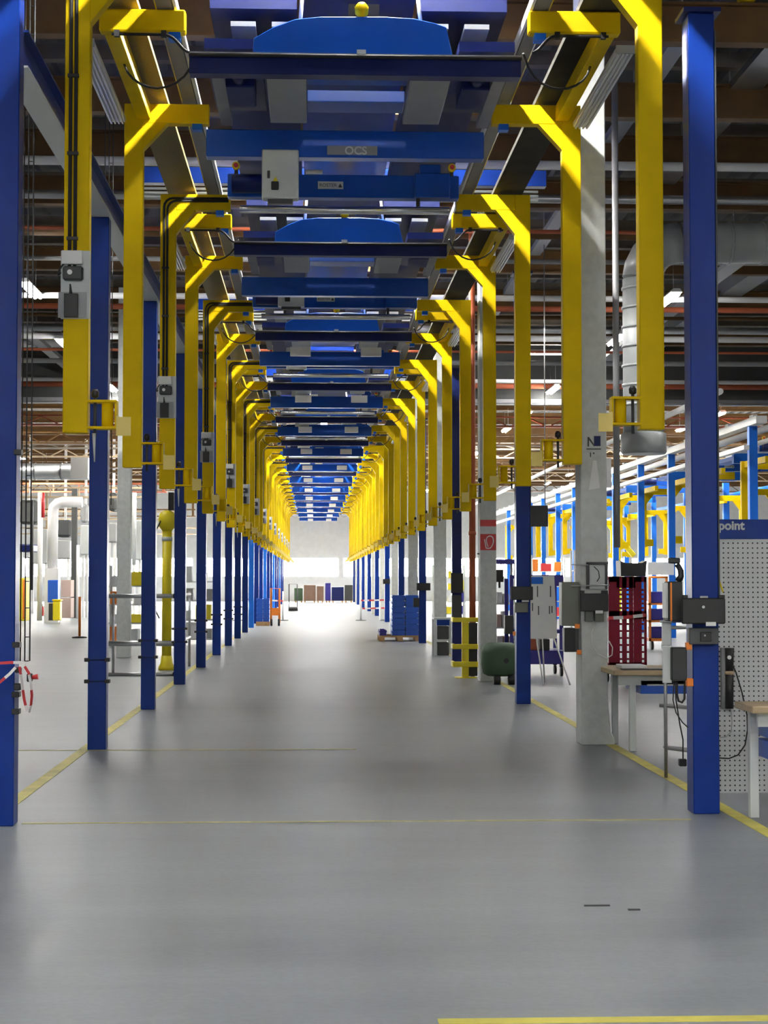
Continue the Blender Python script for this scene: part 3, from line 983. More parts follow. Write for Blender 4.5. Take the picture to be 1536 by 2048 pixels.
# ------------------------------------------------------------------ around the first right column
Y1 = 11.36
item('tablet_terminal', 'black tablet terminal mounted on the nearest right blue column', 'terminal', [
    ('case', pb(1364, 1196, 1451, 1248, Y1, 0.03), 'black', 0.008),
    ('corner_guard', pb(1366, 1190, 1376, 1197, Y1, 0.03).pbox(1438, 1190, 1450, 1197, Y1, 0.03), 'black', 0.003),
    ('mount', pb(1385, 1205, 1425, 1240, Y1 + 0.0301, 0.1095), 'darkgrey'),
    ('sticker', pb(1412, 1244, 1432, 1252, Y1 - 0.004, 0.0035), 'white'),
    ('emblem', disc(1407, 1214, Y1 - 0.004, 3, 0.0035), 'lightgrey'),
    ('top_mark', pb(1401, 1192, 1416, 1196, Y1 - 0.004, 0.02), 'grey')])
item('switch_box', 'dark olive box strapped round the near blue column below the tablet', 'box', [
    ('case', pb(1379, 1256, 1437, 1289, 11.43, 0.065), 'darkgrey', 0.004),
    ('socket', pb(1401, 1264, 1423, 1283, 11.42, 0.0095), 'black', 0.003, [('contact', disc(1410, 1271, 11.415, 2, 0.0045), 'grey')])])
item('controller_box', 'black controller with orange clips beside the nearest right column', 'controller', [
    ('case', pb(1344, 1295, 1374, 1361, 11.45, 0.14), 'black', 0.005),
    ('back_plate', pb(1326, 1292, 1344, 1366, 11.5, 0.02), 'lightgrey', 0.003),
    ('clip', pb(1373, 1285, 1384, 1300, 11.44, 0.05), 'orange', 0.004),
    ('clip', pb(1374, 1357, 1387, 1373, 11.44, 0.05), 'orange', 0.004)])
p0 = at(1352, 1372, 11.5)
solo('cable', MB().tube([tuple(at(1354, 1362, 11.52)), tuple(at(1354, 1390, 11.52)), tuple(at(1357, 1402, 11.52)), tuple(at(1364, 1405, 11.52)), tuple(at(1369, 1398, 11.52)), tuple(at(1370, 1362, 11.52))], 0.008, 8),
     'rubber', 'thick black cable loop under the controller on the near right column', 'cable')
solo('cable', MB().tube([tuple(at(*q, 11.6)) for q in ((1348, 1362), (1346, 1400), (1352, 1425), (1365, 1445), (1376, 1455))], 0.004, 6),
     'rubber', 'thin black cable curving from the controller to the near right column', 'cable')
item('charger_box', 'black upright charger with a yellow edge left of the near right column', 'charger', [
    ('case', pb(1336, 1163, 1365, 1242, 11.5, 0.12), 'black', 0.005),
    ('side_plate', pb(1332, 1166, 1335.5, 1236, 11.5, 0.12), 'lightgrey'),
    ('edge_strip', pb(1341, 1165, 1344, 1242, 11.49, 0.0095), 'orange')])
item('barcode_scanner', 'black pistol-shaped scanner standing above the charger box', 'scanner', [
    ('grip', MB().tube([tuple(at(*q, 11.56)) for q in ((1356, 1163), (1362, 1152), (1361, 1140), (1354, 1128))], 0.024, 10, 0.02), 'black'),
    ('head', MB().obar(at(1337, 1121, 11.56), at(1360, 1122, 11.56), 0.05, 0.04), 'black', 0.008)])
item('bracket_plate', 'pale grey plate left of the near right column below the charger', 'plate', [
    ('plate', pb(1325, 1240, 1343, 1291, 11.62, 0.03), 'lightgrey', 0.004),
    ('rod', MB().tube([tuple(at(1320, 1243, 11.6)), tuple(at(1362, 1243, 11.6))], 0.008, 8), 'steel')])
pA = gr(1332, 1556)
rk = MB().tube([(pA.x, pA.y, 0.0), (pA.x, pA.y, 1.32)], 0.014, 10)
pB = (pA.x + 0.42, pA.y + 0.25)
item('tube_rack', 'slim steel tube rack behind the nearest right column', 'rack', [
    ('leg', rk, 'steel'),
    ('leg', MB().tube([(pB[0], pB[1], 0), (pB[0], pB[1], 1.32)], 0.014, 10), 'steel'),
    ('rod', MB().tube([(pA.x - 0.04, pA.y + 0.03, 0.58), (pA.x + 0.5, pA.y - 0.3, 0.55)], 0.016, 8), 'steel'),
    ('rod', MB().tube([(pA.x - 0.0, pA.y, 0.24), (pA.x + 0.45, pA.y - 0.25, 0.20)], 0.014, 8), 'steel'),
    ('rod', MB().tube([(pA.x - 0.0, pA.y + 0.1, 0.24), (pA.x + 0.45, pA.y - 0.1, 0.22)], 0.010, 8), 'steel'),
    ('rod', MB().tube([(pA.x, pA.y, 1.2), (pB[0], pB[1], 1.2)], 0.014, 8), 'steel')])
item('plug', 'black plug hanging low beside the nearest right column', 'plug', [
    ('body', pb(1359, 1518, 1374, 1533, 12.3, 0.05), 'black', 0.006),
    ('cord', MB().tube([tuple(at(*q, 12.32)) for q in ((1366, 1518), (1366, 1480), (1360, 1450), (1356, 1425), (1352, 1400), (1350, 1365))], 0.005, 6), 'rubber')])
solo('cable', MB().tube([tuple(at(*q, 11.6)) for q in ((1428, 1130), (1431, 1142), (1438, 1160), (1446, 1184))], 0.006, 6), 'lemon',
     'short yellow cable at the right edge of the near right column', 'cable')
solo('cable_clip', pb(1424, 1112, 1436, 1134, 11.55, 0.04), 'lightgrey', 'small pale clip above the yellow cable on the near column', 'clip')

# perforated board
def dots_mat():
    m = bpy.data.materials.new('perforated_board')
    m.use_nodes = True
    nt = m.node_tree
    L = nt.links.new
    b = nt.nodes['Principled BSDF']
    b.inputs['Roughness'].default_value = 0.5
    tc = nt.nodes.new('ShaderNodeTexCoord')
    sc = nt.nodes.new('ShaderNodeVectorMath'); sc.operation = 'SCALE'; sc.inputs['Scale'].default_value = 1 / 0.0365
    fr = nt.nodes.new('ShaderNodeVectorMath'); fr.operation = 'FRACTION'
    su = nt.nodes.new('ShaderNodeVectorMath'); su.operation = 'SUBTRACT'; su.inputs[1].default_value = (0.5, 0.5, 0.5)
    mu = nt.nodes.new('ShaderNodeVectorMath'); mu.operation = 'MULTIPLY'; mu.inputs[1].default_value = (1, 0, 1)
    ln = nt.nodes.new('ShaderNodeVectorMath'); ln.operation = 'LENGTH'
    lt = nt.nodes.new('ShaderNodeMath'); lt.operation = 'LESS_THAN'; lt.inputs[1].default_value = 0.17
    mx = nt.nodes.new('ShaderNodeMixRGB')
    mx.inputs['Color1'].default_value = (0.62, 0.63, 0.63, 1)
    mx.inputs['Color2'].default_value = (0.03, 0.03, 0.03, 1)
    L(tc.outputs['Object'], sc.inputs[0]); L(sc.outputs[0], fr.inputs[0]); L(fr.outputs[0], su.inputs[0]); L(su.outputs[0], mu.inputs[0])
    L(mu.outputs[0], ln.inputs[0]); L(ln.outputs['Value'], lt.inputs[0]); L(lt.outputs[0], mx.inputs['Fac']); L(mx.outputs[0], b.inputs['Base Color'])
    return m


M['dots'] = dots_mat()
YP = gr(1445, 1590).y
pbd = item('pegboard', 'grey perforated tool board with a blue header reading point', 'tool board', [
    ('board', pb(1402, 1078, 1660, 1586, YP, 0.03), 'dots'),
    ('header', pb(1402, 1039, 1660, 1078, YP - 0.01, 0.05), 'blue', 0.004)])
hd = pbd.children[1]
q = at(1437, 1059, YP - 0.013)
put('header_lettering', text_mesh('point', 0.092, 'lightgrey', 0.003), hd, q - pbd.location)
item('cordless_driver', 'black cordless driver hanging upright on the perforated board', 'power tool', [
    ('body', MB().tube([tuple(at(1459, 1417, YP - 0.06)), tuple(at(1459, 1345, YP - 0.06))], 0.03, 12), 'black'),
    ('head', MB().tube([tuple(at(1459, 1345, YP - 0.06)), tuple(at(1459, 1296, YP - 0.06))], 0.028, 12, 0.034), 'black', 0.0,
     [('label_disc', disc(1459, 1315, YP - 0.104, 4, 0.012), 'white')]),
    ('ring', MB().tube([tuple(at(1459, 1349, YP - 0.06)), tuple(at(1459, 1342, YP - 0.06))], 0.034, 12), 'wood'),
    ('holder', pb(1444, 1296, 1451, 1417, YP - 0.05, 0.0495), 'rail', 0.003),
    ('cord', MB().tube([tuple(at(*q, YP - 0.05)) for q in ((1463, 1325), (1472, 1345), (1484, 1385), (1494, 1430), (1495, 1460), (1490, 1490), (1476, 1510), (1458, 1517), (1438, 1516))], 0.005, 6), 'rubber'),
    ('thin_cord', MB().tube([tuple(at(*q, YP - 0.03)) for q in ((1461, 1418), (1464, 1440), (1463, 1462), (1452, 1474), (1440, 1475))], 0.003, 6), 'grey')])


def workbench(label, x0, x1, y0, y1, zt, top, drawers, legs):
    t = thing('workbench', label, 'workbench', ((x0 + x1) / 2, (y0 + y1) / 2, 0))
    wpart('top', MB().box(x0, x1, y0, y1, zt - 0.045, zt), top, t, 0.005)
    for lx, ly in legs:
        wpart('leg', MB().box(lx - 0.03, lx + 0.03, ly - 0.03, ly + 0.03, 0, zt - 0.046), 'lightgrey', t, 0.003)
    wpart('rail', MB().box(x0 + 0.06, x1 - 0.06, y0 + 0.1, y0 + 0.14, zt - 0.14, zt - 0.046), 'lightgrey', t)
    for d in drawers:
        o = wpart('drawer', MB().box(*d), 'bin', t, 0.004)
        wpart('handle', MB().box(d[0] + 0.06, d[1] - 0.06, d[2] - 0.015, d[2] - 0.001, d[5] - 0.05, d[5] - 0.035), 'lightgrey', o)
    return t


g = gr(1510, 1636)
xe = at(1486, 1420, g.y - 0.02).x
xe = 2.85
workbench('wooden-topped workbench cut off by the right picture edge', xe, xe + 1.5, 10.98, 11.47, 0.765, 'wood',
          [(g.x + 0.06, g.x + 0.6, 11.1, 11.45, 0.54, 0.66), (g.x + 0.06, g.x + 0.6, 11.1, 11.45, 0.40, 0.52)],
          [(g.x, g.y + 0.03), (g.x + 1.3, g.y + 0.03), (g.x + 1.3, 11.05)])
g = gr(1265, 1502)
xe = at(1226, 1345, g.y - 0.1).x
workbench('wooden-topped workbench behind the first grey pillar', xe, xe + 1.15, g.y - 0.15, g.y + 0.85, 0.75, 'wood',
          [(g.x + 0.07, g.x + 0.85, g.y - 0.05, g.y + 0.7, 0.53, 0.655)],
          [(g.x, g.y), (g.x + 0.95, g.y), (g.x - 0.03, g.y + 0.75), (g.x + 0.95, g.y + 0.75)])
solo('paper_tray', MB().box(g.x - 0.08, g.x + 0.16, g.y + 0.1, g.y + 0.4, 0.751, 0.785), 'paper', 'white paper tray lying on the bench behind the grey pillar', 'tray', bevel=0.004)
solo('flat_tool', MB().box(g.x - 0.1, g.x + 0.3, g.y - 0.1, g.y + 0.05, 0.751, 0.762), 'darkgrey', 'flat dark tool at the front edge of the pillar bench', 'tool')
solo('white_box', MB().box(g.x + 0.36, g.x + 0.75, g.y + 0.0, g.y + 0.4, 0.751, 0.775), 'paper', 'flat white box lying on the bench behind the grey pillar', 'box')

# ------------------------------------------------------------------ first grey pillar
YQ = 16.27
item('tablet_terminal', 'black tablet terminal on the front of the first grey pillar', 'terminal', [
    ('case', pb(1161, 1187, 1217, 1223, YQ - 0.12, 0.03), 'black', 0.006),
    ('corner_guard', pb(1161, 1181, 1169, 1188, YQ - 0.12, 0.03).pbox(1203, 1181, 1216, 1188, YQ - 0.12, 0.03), 'black'),
    ('mount', pb(1176, 1190, 1205, 1220, YQ - 0.0895, 0.088), 'darkgrey'),
    ('foot', pb(1171, 1222, 1186, 1243, YQ - 0.08, 0.078).pbox(1190, 1222, 1208, 1243, YQ - 0.08, 0.078), 'olive', 0.004),
    ('sticker', pb(1191, 1221, 1206, 1227, YQ - 0.124, 0.0035), 'white')])
item('glazed_case', 'small glazed case with a dark edge on the first grey pillar', 'case', [
    ('frame', pb(1174, 1126, 1178, 1178, YQ - 0.05, 0.049).pbox(1174, 1124, 1217, 1128, YQ - 0.05, 0.049).pbox(1211, 1128, 1215, 1178, YQ - 0.05, 0.049), 'darkgrey'),
    ('back', pb(1179, 1130, 1210, 1178, YQ - 0.03, 0.028), 'lightgrey'),
    ('cord', MB().tube([tuple(at(*q, YQ - 0.05)) for q in ((1188, 1133), (1197, 1142), (1199, 1155), (1194, 1163))], 0.004, 6), 'rubber')])
solo('rod_shelf', MB().tube([tuple(at(1142, 1172, YQ - 0.065)), tuple(at(1219, 1170, YQ - 0.065))], 0.006, 8).tube([tuple(at(1142, 1129, YQ - 0.065)), tuple(at(1176, 1130, YQ - 0.065))], 0.005, 8),
     'steel', 'thin steel rods across the first grey pillar', 'rods')
item('meter_box', 'olive grey box on the left side of the first grey pillar', 'box', [
    ('case', pb(1124, 1164, 1158, 1252, YQ - 0.01, 0.2), 'olive', 0.005)])
item('controller_box', 'black controller with orange clips on the first grey pillar', 'controller', [
    ('case', pb(1129, 1256, 1150, 1304, YQ - 0.01, 0.14), 'black', 0.004),
    ('front_strip', pb(1150, 1258, 1158, 1304, YQ - 0.01, 0.14), 'darkgrey', 0.004),
    ('clip', pb(1150, 1248, 1160, 1257, YQ - 0.03, 0.0195), 'orange', 0.003),
    ('clip', pb(1154, 1300, 1163, 1309, YQ - 0.03, 0.0195), 'orange', 0.003)])
solo('cable', MB().tube([tuple(at(*q, YQ - 0.03)) for q in ((1192, 1243), (1183, 1265), (1183, 1290), (1195, 1308), (1213, 1317), (1224, 1310), (1225, 1295), (1218, 1282))], 0.005, 6),
     'white', 'white cable loop on the front of the first grey pillar', 'cable')
solo('paper_strip', MB().prism([(at(1186, 921, YQ).x, at(1186, 921, YQ).z), (at(1193, 921, YQ).x, at(1193, 921, YQ).z), (at(1200, 976, YQ).x, at(1200, 976, YQ).z), (at(1177, 980, YQ).x, at(1177, 980, YQ).z)], 'y', YQ - 0.006, YQ - 0.001),
     'paper', 'tapered white paper on the front of the first grey pillar', 'paper')
q0, q1 = at(1214, 915, YQ), at(1214, 975, YQ)
solo('paper_strip', MB().box(q0.x - 0.015, q0.x + 0.05, YQ + 0.05, YQ + 0.056, q1.z, q0.z).box(q0.x - 0.005, q0.x + 0.004, YQ + 0.02, YQ + 0.05, q1.z, q0.z), 'paper',
     'white paper hanging at the right edge of the first grey pillar', 'paper')
item('pillar_letter', 'grey letter N with a dark blue square on the first grey pillar', 'sign', [
    ('letter', MB().prism([(at(a, b, YQ).x, at(a, b, YQ).z) for a, b in ((1175, 874), (1178, 874), (1188, 889), (1188, 893), (1178, 880), (1178, 893), (1175, 893))], 'y', YQ - 0.004, YQ - 0.001), 'darkgrey'),
    ('square', pb(1188, 872, 1201, 892, YQ - 0.006, 0.003), 'navy'),
    ('underline', pb(1173, 897, 1202, 899, YQ - 0.004, 0.003), 'darkgrey'),
    ('numeral', pb(1180, 905, 1182, 914, YQ - 0.004, 0.003).pbox(1186, 905, 1189, 908, YQ - 0.004, 0.003), 'darkgrey')])

# ------------------------------------------------------------------ second right column and what stands behind
Y2 = RY[1]
item('tablet_terminal', 'black tablet terminal on the second right blue column', 'terminal', [
    ('case', pb(1022, 1173, 1066, 1200, Y2 - 0.12, 0.03), 'black', 0.006),
    ('mount', pb(1034, 1176, 1054, 1198, Y2 - 0.0895, 0.088), 'darkgrey'),
    ('sticker', pb(1044, 1199, 1058, 1204, Y2 - 0.1, 0.02), 'white')])
item('switch_box', 'dark box round the second right blue column below its tablet', 'box', [
    ('case', pb(1030, 1205, 1056, 1225, Y2 - 0.06, 0.0585), 'olive', 0.004)])
item('controller_box', 'black controller on the left of the second right blue column', 'controller', [
    ('case', pb(1010, 1231, 1027, 1268, Y2 - 0.02, 0.12), 'black', 0.004),
    ('clip', pb(1026, 1263, 1031, 1271, Y2 - 0.04, 0.0195), 'orange')])
solo('cable', MB().tube([tuple(at(*q, Y2 + 0.02)) for q in ((1055, 1135), (1056, 1150), (1058, 1172))], 0.008, 6), 'lemon', 'short yellow cable on the second right blue column', 'cable')
for k, (a, b, c, d) in enumerate([(833, 1166, 861, 1181), (766, 1158, 780, 1168)]):
    yy = RY[3] if k == 0 else RY[5]
    item('tablet_terminal', ['small dark tablet terminal on the fourth right blue column', 'small dark tablet terminal on the sixth right blue column'][k], 'terminal', [
        ('case', pb(a, b, c, d, yy - 0.12, 0.03), 'black', 0.006), ('mount', pb(a + 8, b + 2, c - 5, d - 2, yy - 0.0895, 0.088), 'darkgrey')])
item('controller_box', 'black controller on the fourth right blue column', 'controller', [
    ('case', pb(827, 1196, 839, 1214, RY[3] - 0.02, 0.12), 'black', 0.004)])
item('tablet_terminal', 'dark terminal cluster on the third right blue column', 'terminal', [
    ('case', pb(902, 1146, 926, 1186, RY[2] - 0.12, 0.04), 'black', 0.006),
    ('housing', pb(904, 1190, 922, 1238, RY[2] - 0.11, 0.1), 'darkgrey', 0.006)])

# guard, pipe at pillar two
g = gr(931, 1356)
gx0, gx1 = at(905, 1290, g.y).x, at(954, 1290, g.y).x
zz = [(at(930, b, g.y).z, at(930, a, g.y).z) for a, b in ((1235, 1244), (1288, 1298), (1323, 1334))]
item('crash_guard', 'yellow three-rail guard beside the second grey pillar', 'guard', [
    ('post', MB().box(g.x - 0.055, g.x + 0.055, g.y, g.y + 0.1, 0.012, zz[0][0]), 'lemon', 0.006),
    ('base_plate', MB().box(g.x - 0.16, g.x + 0.18, g.y - 0.1, g.y + 0.25, 0, 0.012), 'lemon')] +
    [('rail', MB().box(gx0, gx1 + 0.02, g.y - 0.04, g.y - 0.001, a, b).box(gx0, gx0 + 0.04, g.y - 0.001, g.y + 0.35, a, b), 'lemon', 0.006) for a, b in zz])
solo('black_cabinet', pb(936, 1246, 955, 1352, g.y + 0.12, 0.16), 'black', 'narrow black box between the yellow guard and second pillar', 'box', bevel=0.005)
a = at(945, 1236, 27.65)
solo('red_pipe', MB().tube([(a.x, 27.65, 0.85), (a.x, 27.65, 7.5)], 0.052, 14).tube([(a.x, 27.65, 2.3), (a.x, 27.65, 2.36)], 0.062, 14).tube([(a.x, 27.65, 0.0), (a.x, 27.65, 0.85)], 0.03, 10),
     'rust', 'orange-red vertical pipe beside the second grey pillar', 'pipe')
item('valve', 'small grey valve on the front of the second grey pillar', 'valve', [
    ('plate', pb(958, 1112, 970, 1124, 26.36, 0.038), 'lightgrey', 0.003), ('handle', pb(955, 1106, 963, 1109, 26.3, 0.06), 'darkgrey'), ('spout', pb(962, 1124, 966, 1131, 26.35, 0.03), 'steel')])

# green bin
by = 25.72
bx = at(1000, 1320, by).x
item('waste_bin', 'dark green wheeled bin beside the second grey pillar', 'bin', [
    ('drum', MB().lathe([(0.19, 0.12), (0.26, 0.16), (0.29, 0.3), (0.29, 0.48), (0.26, 0.58), (0.18, 0.62)], (bx, by), 24), 'green'),
    ('wheel', MB().tube([(bx - 0.12, by - 0.2, 0.075), (bx - 0.02, by - 0.2, 0.075)], 0.075, 16), 'black', 0.005),
    ('wheel', MB().tube([(bx + 0.1, by - 0.2, 0.075), (bx + 0.2, by - 0.2, 0.075)], 0.075, 16), 'black', 0.005),
    ('hub', MB().tube([(bx + 0.06, by - 0.30, 0.36), (bx + 0.06, by - 0.28, 0.36)], 0.04, 12), 'black')])
# flip chart
YF = gr(1085, 1370).y
bw = [(at(a, b, YF).x, at(a, b, YF).z) for a, b in ((1056, 1152), (1108, 1152), (1114, 1277), (1057, 1277))]
marks = MB()
for (a, b, c, d) in ((1074, 1172, 1076, 1194), (1100, 1172, 1102, 1194), (1098, 1212, 1100, 1228), (1064, 1206, 1066, 1222), (1076, 1212, 1078, 1230), (1103, 1212, 1105, 1226)):
    marks.pbox(a, b, c, d, YF - 0.034, 0.003)
item('flip_chart', 'white flip chart on thin legs behind the second right column', 'flip chart', [
    ('board', MB().prism(bw, 'y', YF - 0.03, YF), 'white'),
    ('leg', MB().tube([tuple(at(1073, 1277, YF)), (gr(1085, 1370).x, YF - 0.1, 0.0)], 0.011, 8), 'white'),
    ('leg', MB().tube([tuple(at(1108, 1277, YF)), (gr(1130, 1366).x, YF - 0.05, 0.0)], 0.011, 8), 'white'),
    ('leg', MB().tube([(at(1085, 1277, YF).x, YF + 0.01, at(1085, 1277, YF).z), (at(1089, 1350, YF + 0.6).x, YF + 0.6, 0.0)], 0.011, 8), 'white'),
    ('marks', marks, 'darkgrey'),
    ('header_note', pb(1056, 1154, 1086, 1168, YF - 0.034, 0.003), 'lightblue')])
# violet-blue trolley behind it
YT = gr(1100, 1362).y + 1.2
x0, x1 = at(1020, 1300, YT).x, at(1127, 1300, YT).x
zt = at(1100, 1150, YT).z
parts = [('deck', MB().box(x0, x1, YT, YT + 0.8, 0.2, 0.42), 'purpleblue', 0.006),
         ('shelf', MB().box(x0, x1, YT, YT + 0.8, 0.70, 0.76), 'purpleblue', 0.004),
         ('top_rail', MB().box(x0, x1, YT, YT + 0.05, zt - 0.06, zt), 'purpleblue'),
         ('side_panel', MB().box(x1 - 0.18, x1, YT - 0.02, YT - 0.001, zt - 0.18, zt), 'purpleblue')]
for xx in (x0 + 0.03, x1 - 0.03):
    for yy in (YT + 0.03, YT + 0.77):
        parts.append(('post', MB().box(xx - 0.03, xx + 0.03, yy - 0.025, yy + 0.025, 0.43, zt - 0.061), 'purpleblue'))
        parts.append(('castor', MB().tube([(xx - 0.02, yy, 0.075), (xx + 0.02, yy, 0.075)], 0.075, 14).box(xx - 0.03, xx + 0.03, yy - 0.03, yy + 0.03, 0.15, 0.2), 'black'))
item('picking_trolley', 'violet-blue picking trolley behind the white flip chart', 'trolley', parts, loc=((x0 + x1) / 2, YT + 0.4, 0))
for k, (dx, c) in enumerate([(0.1, 'green'), (0.32, 'rust'), (0.52, 'black'), (0.72, 'brown')]):
    nm = ['green', 'red-brown', 'black', 'brown'][k]
    if x0 + dx + 0.16 < x1 - 0.08:
        solo('small_box', MB().box(x0 + dx, x0 + dx + 0.15, YT + 0.15, YT + 0.5, 0.421, 0.60), c, 'small %s box on the deck of the violet-blue trolley' % nm, 'box', bevel=0.005)
for k in range(5):
    xx = x0 + 0.12 + k * 0.13
    solo('white_bottle', MB().lathe([(0.035, 0.761), (0.04, 0.78), (0.04, 0.9), (0.015, 0.95), (0.015, 0.98)], (xx, YT + 0.4), 10), 'white',
         'white bottle on the shelf of the violet-blue trolley, %s from the left' % ORD[k], 'bottle', 'bottles on the trolley')

# red lattice trolley
YR = 25.6
f = MB()
for a, b in ((1218, 1239), (1245, 1253), (1259, 1266), (1268, 1283), (1289, 1293)):
    f.pbox(a, 1153, b, 1334, YR, 0.03)
f.pbox(1218, 1153, 1293, 1164, YR, 0.03).pbox(1218, 1222, 1293, 1238, YR, 0.03).pbox(1218, 1325, 1293, 1336, YR, 0.03).pbox(1233, 1164, 1271, 1176, YR, 0.03)
rg = MB()
yy = 1178
while yy < 1325:
    rg.pbox(1233, yy, 1289, yy + 4, YR + 0.031, 0.02)
    yy += 9 if yy < 1230 else 14
bk = MB()
xa, xb = at(1218, 1200, YR).x, at(1293, 1200, YR).x
zb0, zt0 = at(1250, 1334, YR).z, at(1250, 1153, YR).z
for xx in (xa, xb - 0.05):
    bk.box(xx, xx + 0.05, YR + 0.55, YR + 0.6, zb0, zt0)
    for z in (zb0, (zb0 + zt0) / 2, zt0 - 0.05):
        bk.box(xx, xx + 0.05, YR + 0.052, YR + 0.55, z, z + 0.05)
parts = [('front_lattice', f, 'darkred'), ('rungs', rg, 'darkred'), ('rear_frame', bk, 'darkred'),
         ('base', MB().box(xa, xb, YR, YR + 0.6, zb0 - 0.05, zb0 - 0.001), 'darkred')]
for xx in (xa + 0.06, xb - 0.06):
    for yy in (YR + 0.06, YR + 0.54):
        parts.append(('castor', MB().tube([(xx - 0.02, yy, 0.08), (xx + 0.02, yy, 0.08)], 0.08, 14).box(xx - 0.03, xx + 0.03, yy - 0.03, yy + 0.03, 0.16, zb0 - 0.051), 'black'))
item('lattice_trolley', 'tall dark red lattice trolley behind the pillar workbench', 'trolley', parts, loc=((xa + xb) / 2, YR + 0.3, 0))
a = at(1240, 1150, YR)
blk = MB().prism([(at(x, y, YR + 0.05).x, max(at(x, y, YR + 0.05).z, zt0 + 0.002)) for x, y in ((1242, 1153), (1292, 1153), (1294, 1121), (1284, 1126), (1251, 1126), (1241, 1121))], 'y', YR + 0.05, YR + 0.45)
solo('black_crate', blk, 'black', 'black crate on top of the dark red lattice trolley', 'crate')
ribbon('barrier_tape', [tuple(at(1217, 1236, YR - 0.03)), tuple(at(1250, 1235, YR - 0.03)), tuple(at(1292, 1230, YR - 0.03))], 0.05, 'red and white tape across the dark red lattice trolley', period=0.3)

# orange trolley with blue bins behind the near right column
YO = 37.5
x0, x1 = at(1298, 1250, YO).x, at(1336, 1250, YO).x
parts = [('frame', MB().box(x0, x0 + 0.05, YO, YO + 0.05, 0.2, 1.6).box(x1 - 0.05, x1, YO, YO + 0.05, 0.2, 1.6).box(x0, x1, YO, YO + 0.5, 0.2, 0.26).box(x0, x1, YO, YO + 0.5, 0.62, 0.66).box(x0, x1, YO, YO + 0.5, 1.0, 1.04), 'orange'),
         ('handle', MB().tube([(x0, YO, 1.62), (x1, YO, 1.62)], 0.025, 8), 'orange')]
for xx in (x0 + 0.08, x1 - 0.08):
    parts.append(('castor', MB().tube([(xx - 0.03, YO + 0.1, 0.1), (xx + 0.03, YO + 0.1, 0.1)], 0.1, 12), 'black'))
item('bin_trolley', 'orange trolley carrying blue bins left of the near column', 'trolley', parts, loc=((x0 + x1) / 2, YO + 0.25, 0))
for k, z in enumerate((0.665, 1.045, 0.265)):
    solo('blue_bin', MB().box(x0 + 0.06, x1 - 0.06, YO + 0.06, YO + 0.45, z, z + 0.25), 'purpleblue', ['blue bin on the middle shelf of the orange trolley', 'blue bin on the upper shelf of the orange trolley', 'blue bin on the bottom deck of the orange trolley'][k], 'bin', 'bins on the orange trolley', 0.01)
solo('wall_chart', pb(1296, 1124, 1348, 1150, 42, 0.04), 'white', 'white board with blue marks far behind the black scanner', 'board')

# parts rack between pillar two and column two
YS = 28.5
x0, x1 = at(990, 1200, YS).x, at(1030, 1200, YS).x
z1 = at(1000, 1128, YS).z
rk = [('upright', MB().box(xx - 0.02, xx + 0.02, yy - 0.02, yy + 0.02, 0, z1), 'grey') for xx in (x0, x1) for yy in (YS, YS + 0.5)]
rk += [('shelf', MB().box(x0, x1, YS - 0.02, YS + 0.52, z, z + 0.03), 'lightgrey') for z in (0.35, 0.75, 1.15)]
rk += [('canopy', MB().box(x0 - 0.05, x1 + 0.02, YS - 0.05, YS + 0.5, z1, z1 + 0.08), 'purpleblue')]
item('parts_rack', 'grey parts rack with a blue top behind the second grey pillar', 'rack', rk, loc=((x0 + x1) / 2, YS + 0.25, 0))
solo('monitor', pb(992, 1139, 1007, 1164, YS + 0.1, 0.04).pbox(997, 1164, 1001, 1176, YS + 0.1, 0.03), 'black', 'small black screen at the top of the grey parts rack', 'screen')
rr = random.Random(5)
k = 0
for z in (0.381, 0.781, 1.181):
    xx = x0 + 0.04
    while xx < x1 - 0.12:
        wd = 0.07 + rr.random() * 0.04
        solo('white_carton', MB().box(xx, xx + wd, YS + 0.05, YS + 0.35, z, z + 0.15 + rr.random() * 0.12), 'paper' if rr.random() < .8 else 'pink',
             'pale carton in the grey parts rack, %s counting up from the lowest shelf' % ORD[k], 'carton', 'cartons in the parts rack', 0.004)
        xx += wd + 0.02
        k += 1
item('display_board', 'dark grey board hanging behind the second right blue column', 'board', [
    ('panel', pb(1054, 1011, 1096, 1053, 30, 0.06), 'curtain', 0.005),
    ('hanger', MB().tube([tuple(at(1060, 1011, 30.03)), (at(1060, 1011, 30.03).x, 30.03, 7.55)], 0.01, 6), 'steel'),
    ('hanger', MB().tube([tuple(at(1090, 1011, 30.03)), (at(1090, 1011, 30.03).x, 30.03, 7.55)], 0.01, 6), 'steel')])

# ------------------------------------------------------------------ table, crates and tape farther down on the right
g = gr(868, 1311)
x1 = at(905, 1290, g.y).x
item('side_table', 'small grey table with black bins beside the third grey pillar', 'table', [
    ('top', MB().box(g.x, x1, g.y, g.y + 0.6, 0.74, 0.78), 'lightgrey', 0.004),
    ('leg', MB().box(g.x, g.x + 0.05, g.y, g.y + 0.05, 0, 0.739), 'lightgrey'),
    ('leg', MB().box(x1 - 0.05, x1, g.y, g.y + 0.05, 0, 0.739), 'lightgrey'),
    ('leg', MB().box(g.x, g.x + 0.05, g.y + 0.55, g.y + 0.6, 0, 0.739), 'lightgrey'),
    ('leg', MB().box(x1 - 0.05, x1, g.y + 0.55, g.y + 0.6, 0, 0.739), 'lightgrey'),
    ('shelf', MB().box(g.x + 0.05, x1 - 0.05, g.y + 0.02, g.y + 0.58, 0.30, 0.33), 'lightgrey'),
    ('drawer', MB().box(g.x + 0.06, x1 - 0.06, g.y + 0.01, g.y + 0.5, 0.62, 0.735), 'blue')], loc=((g.x + x1) / 2, g.y + 0.3, 0))
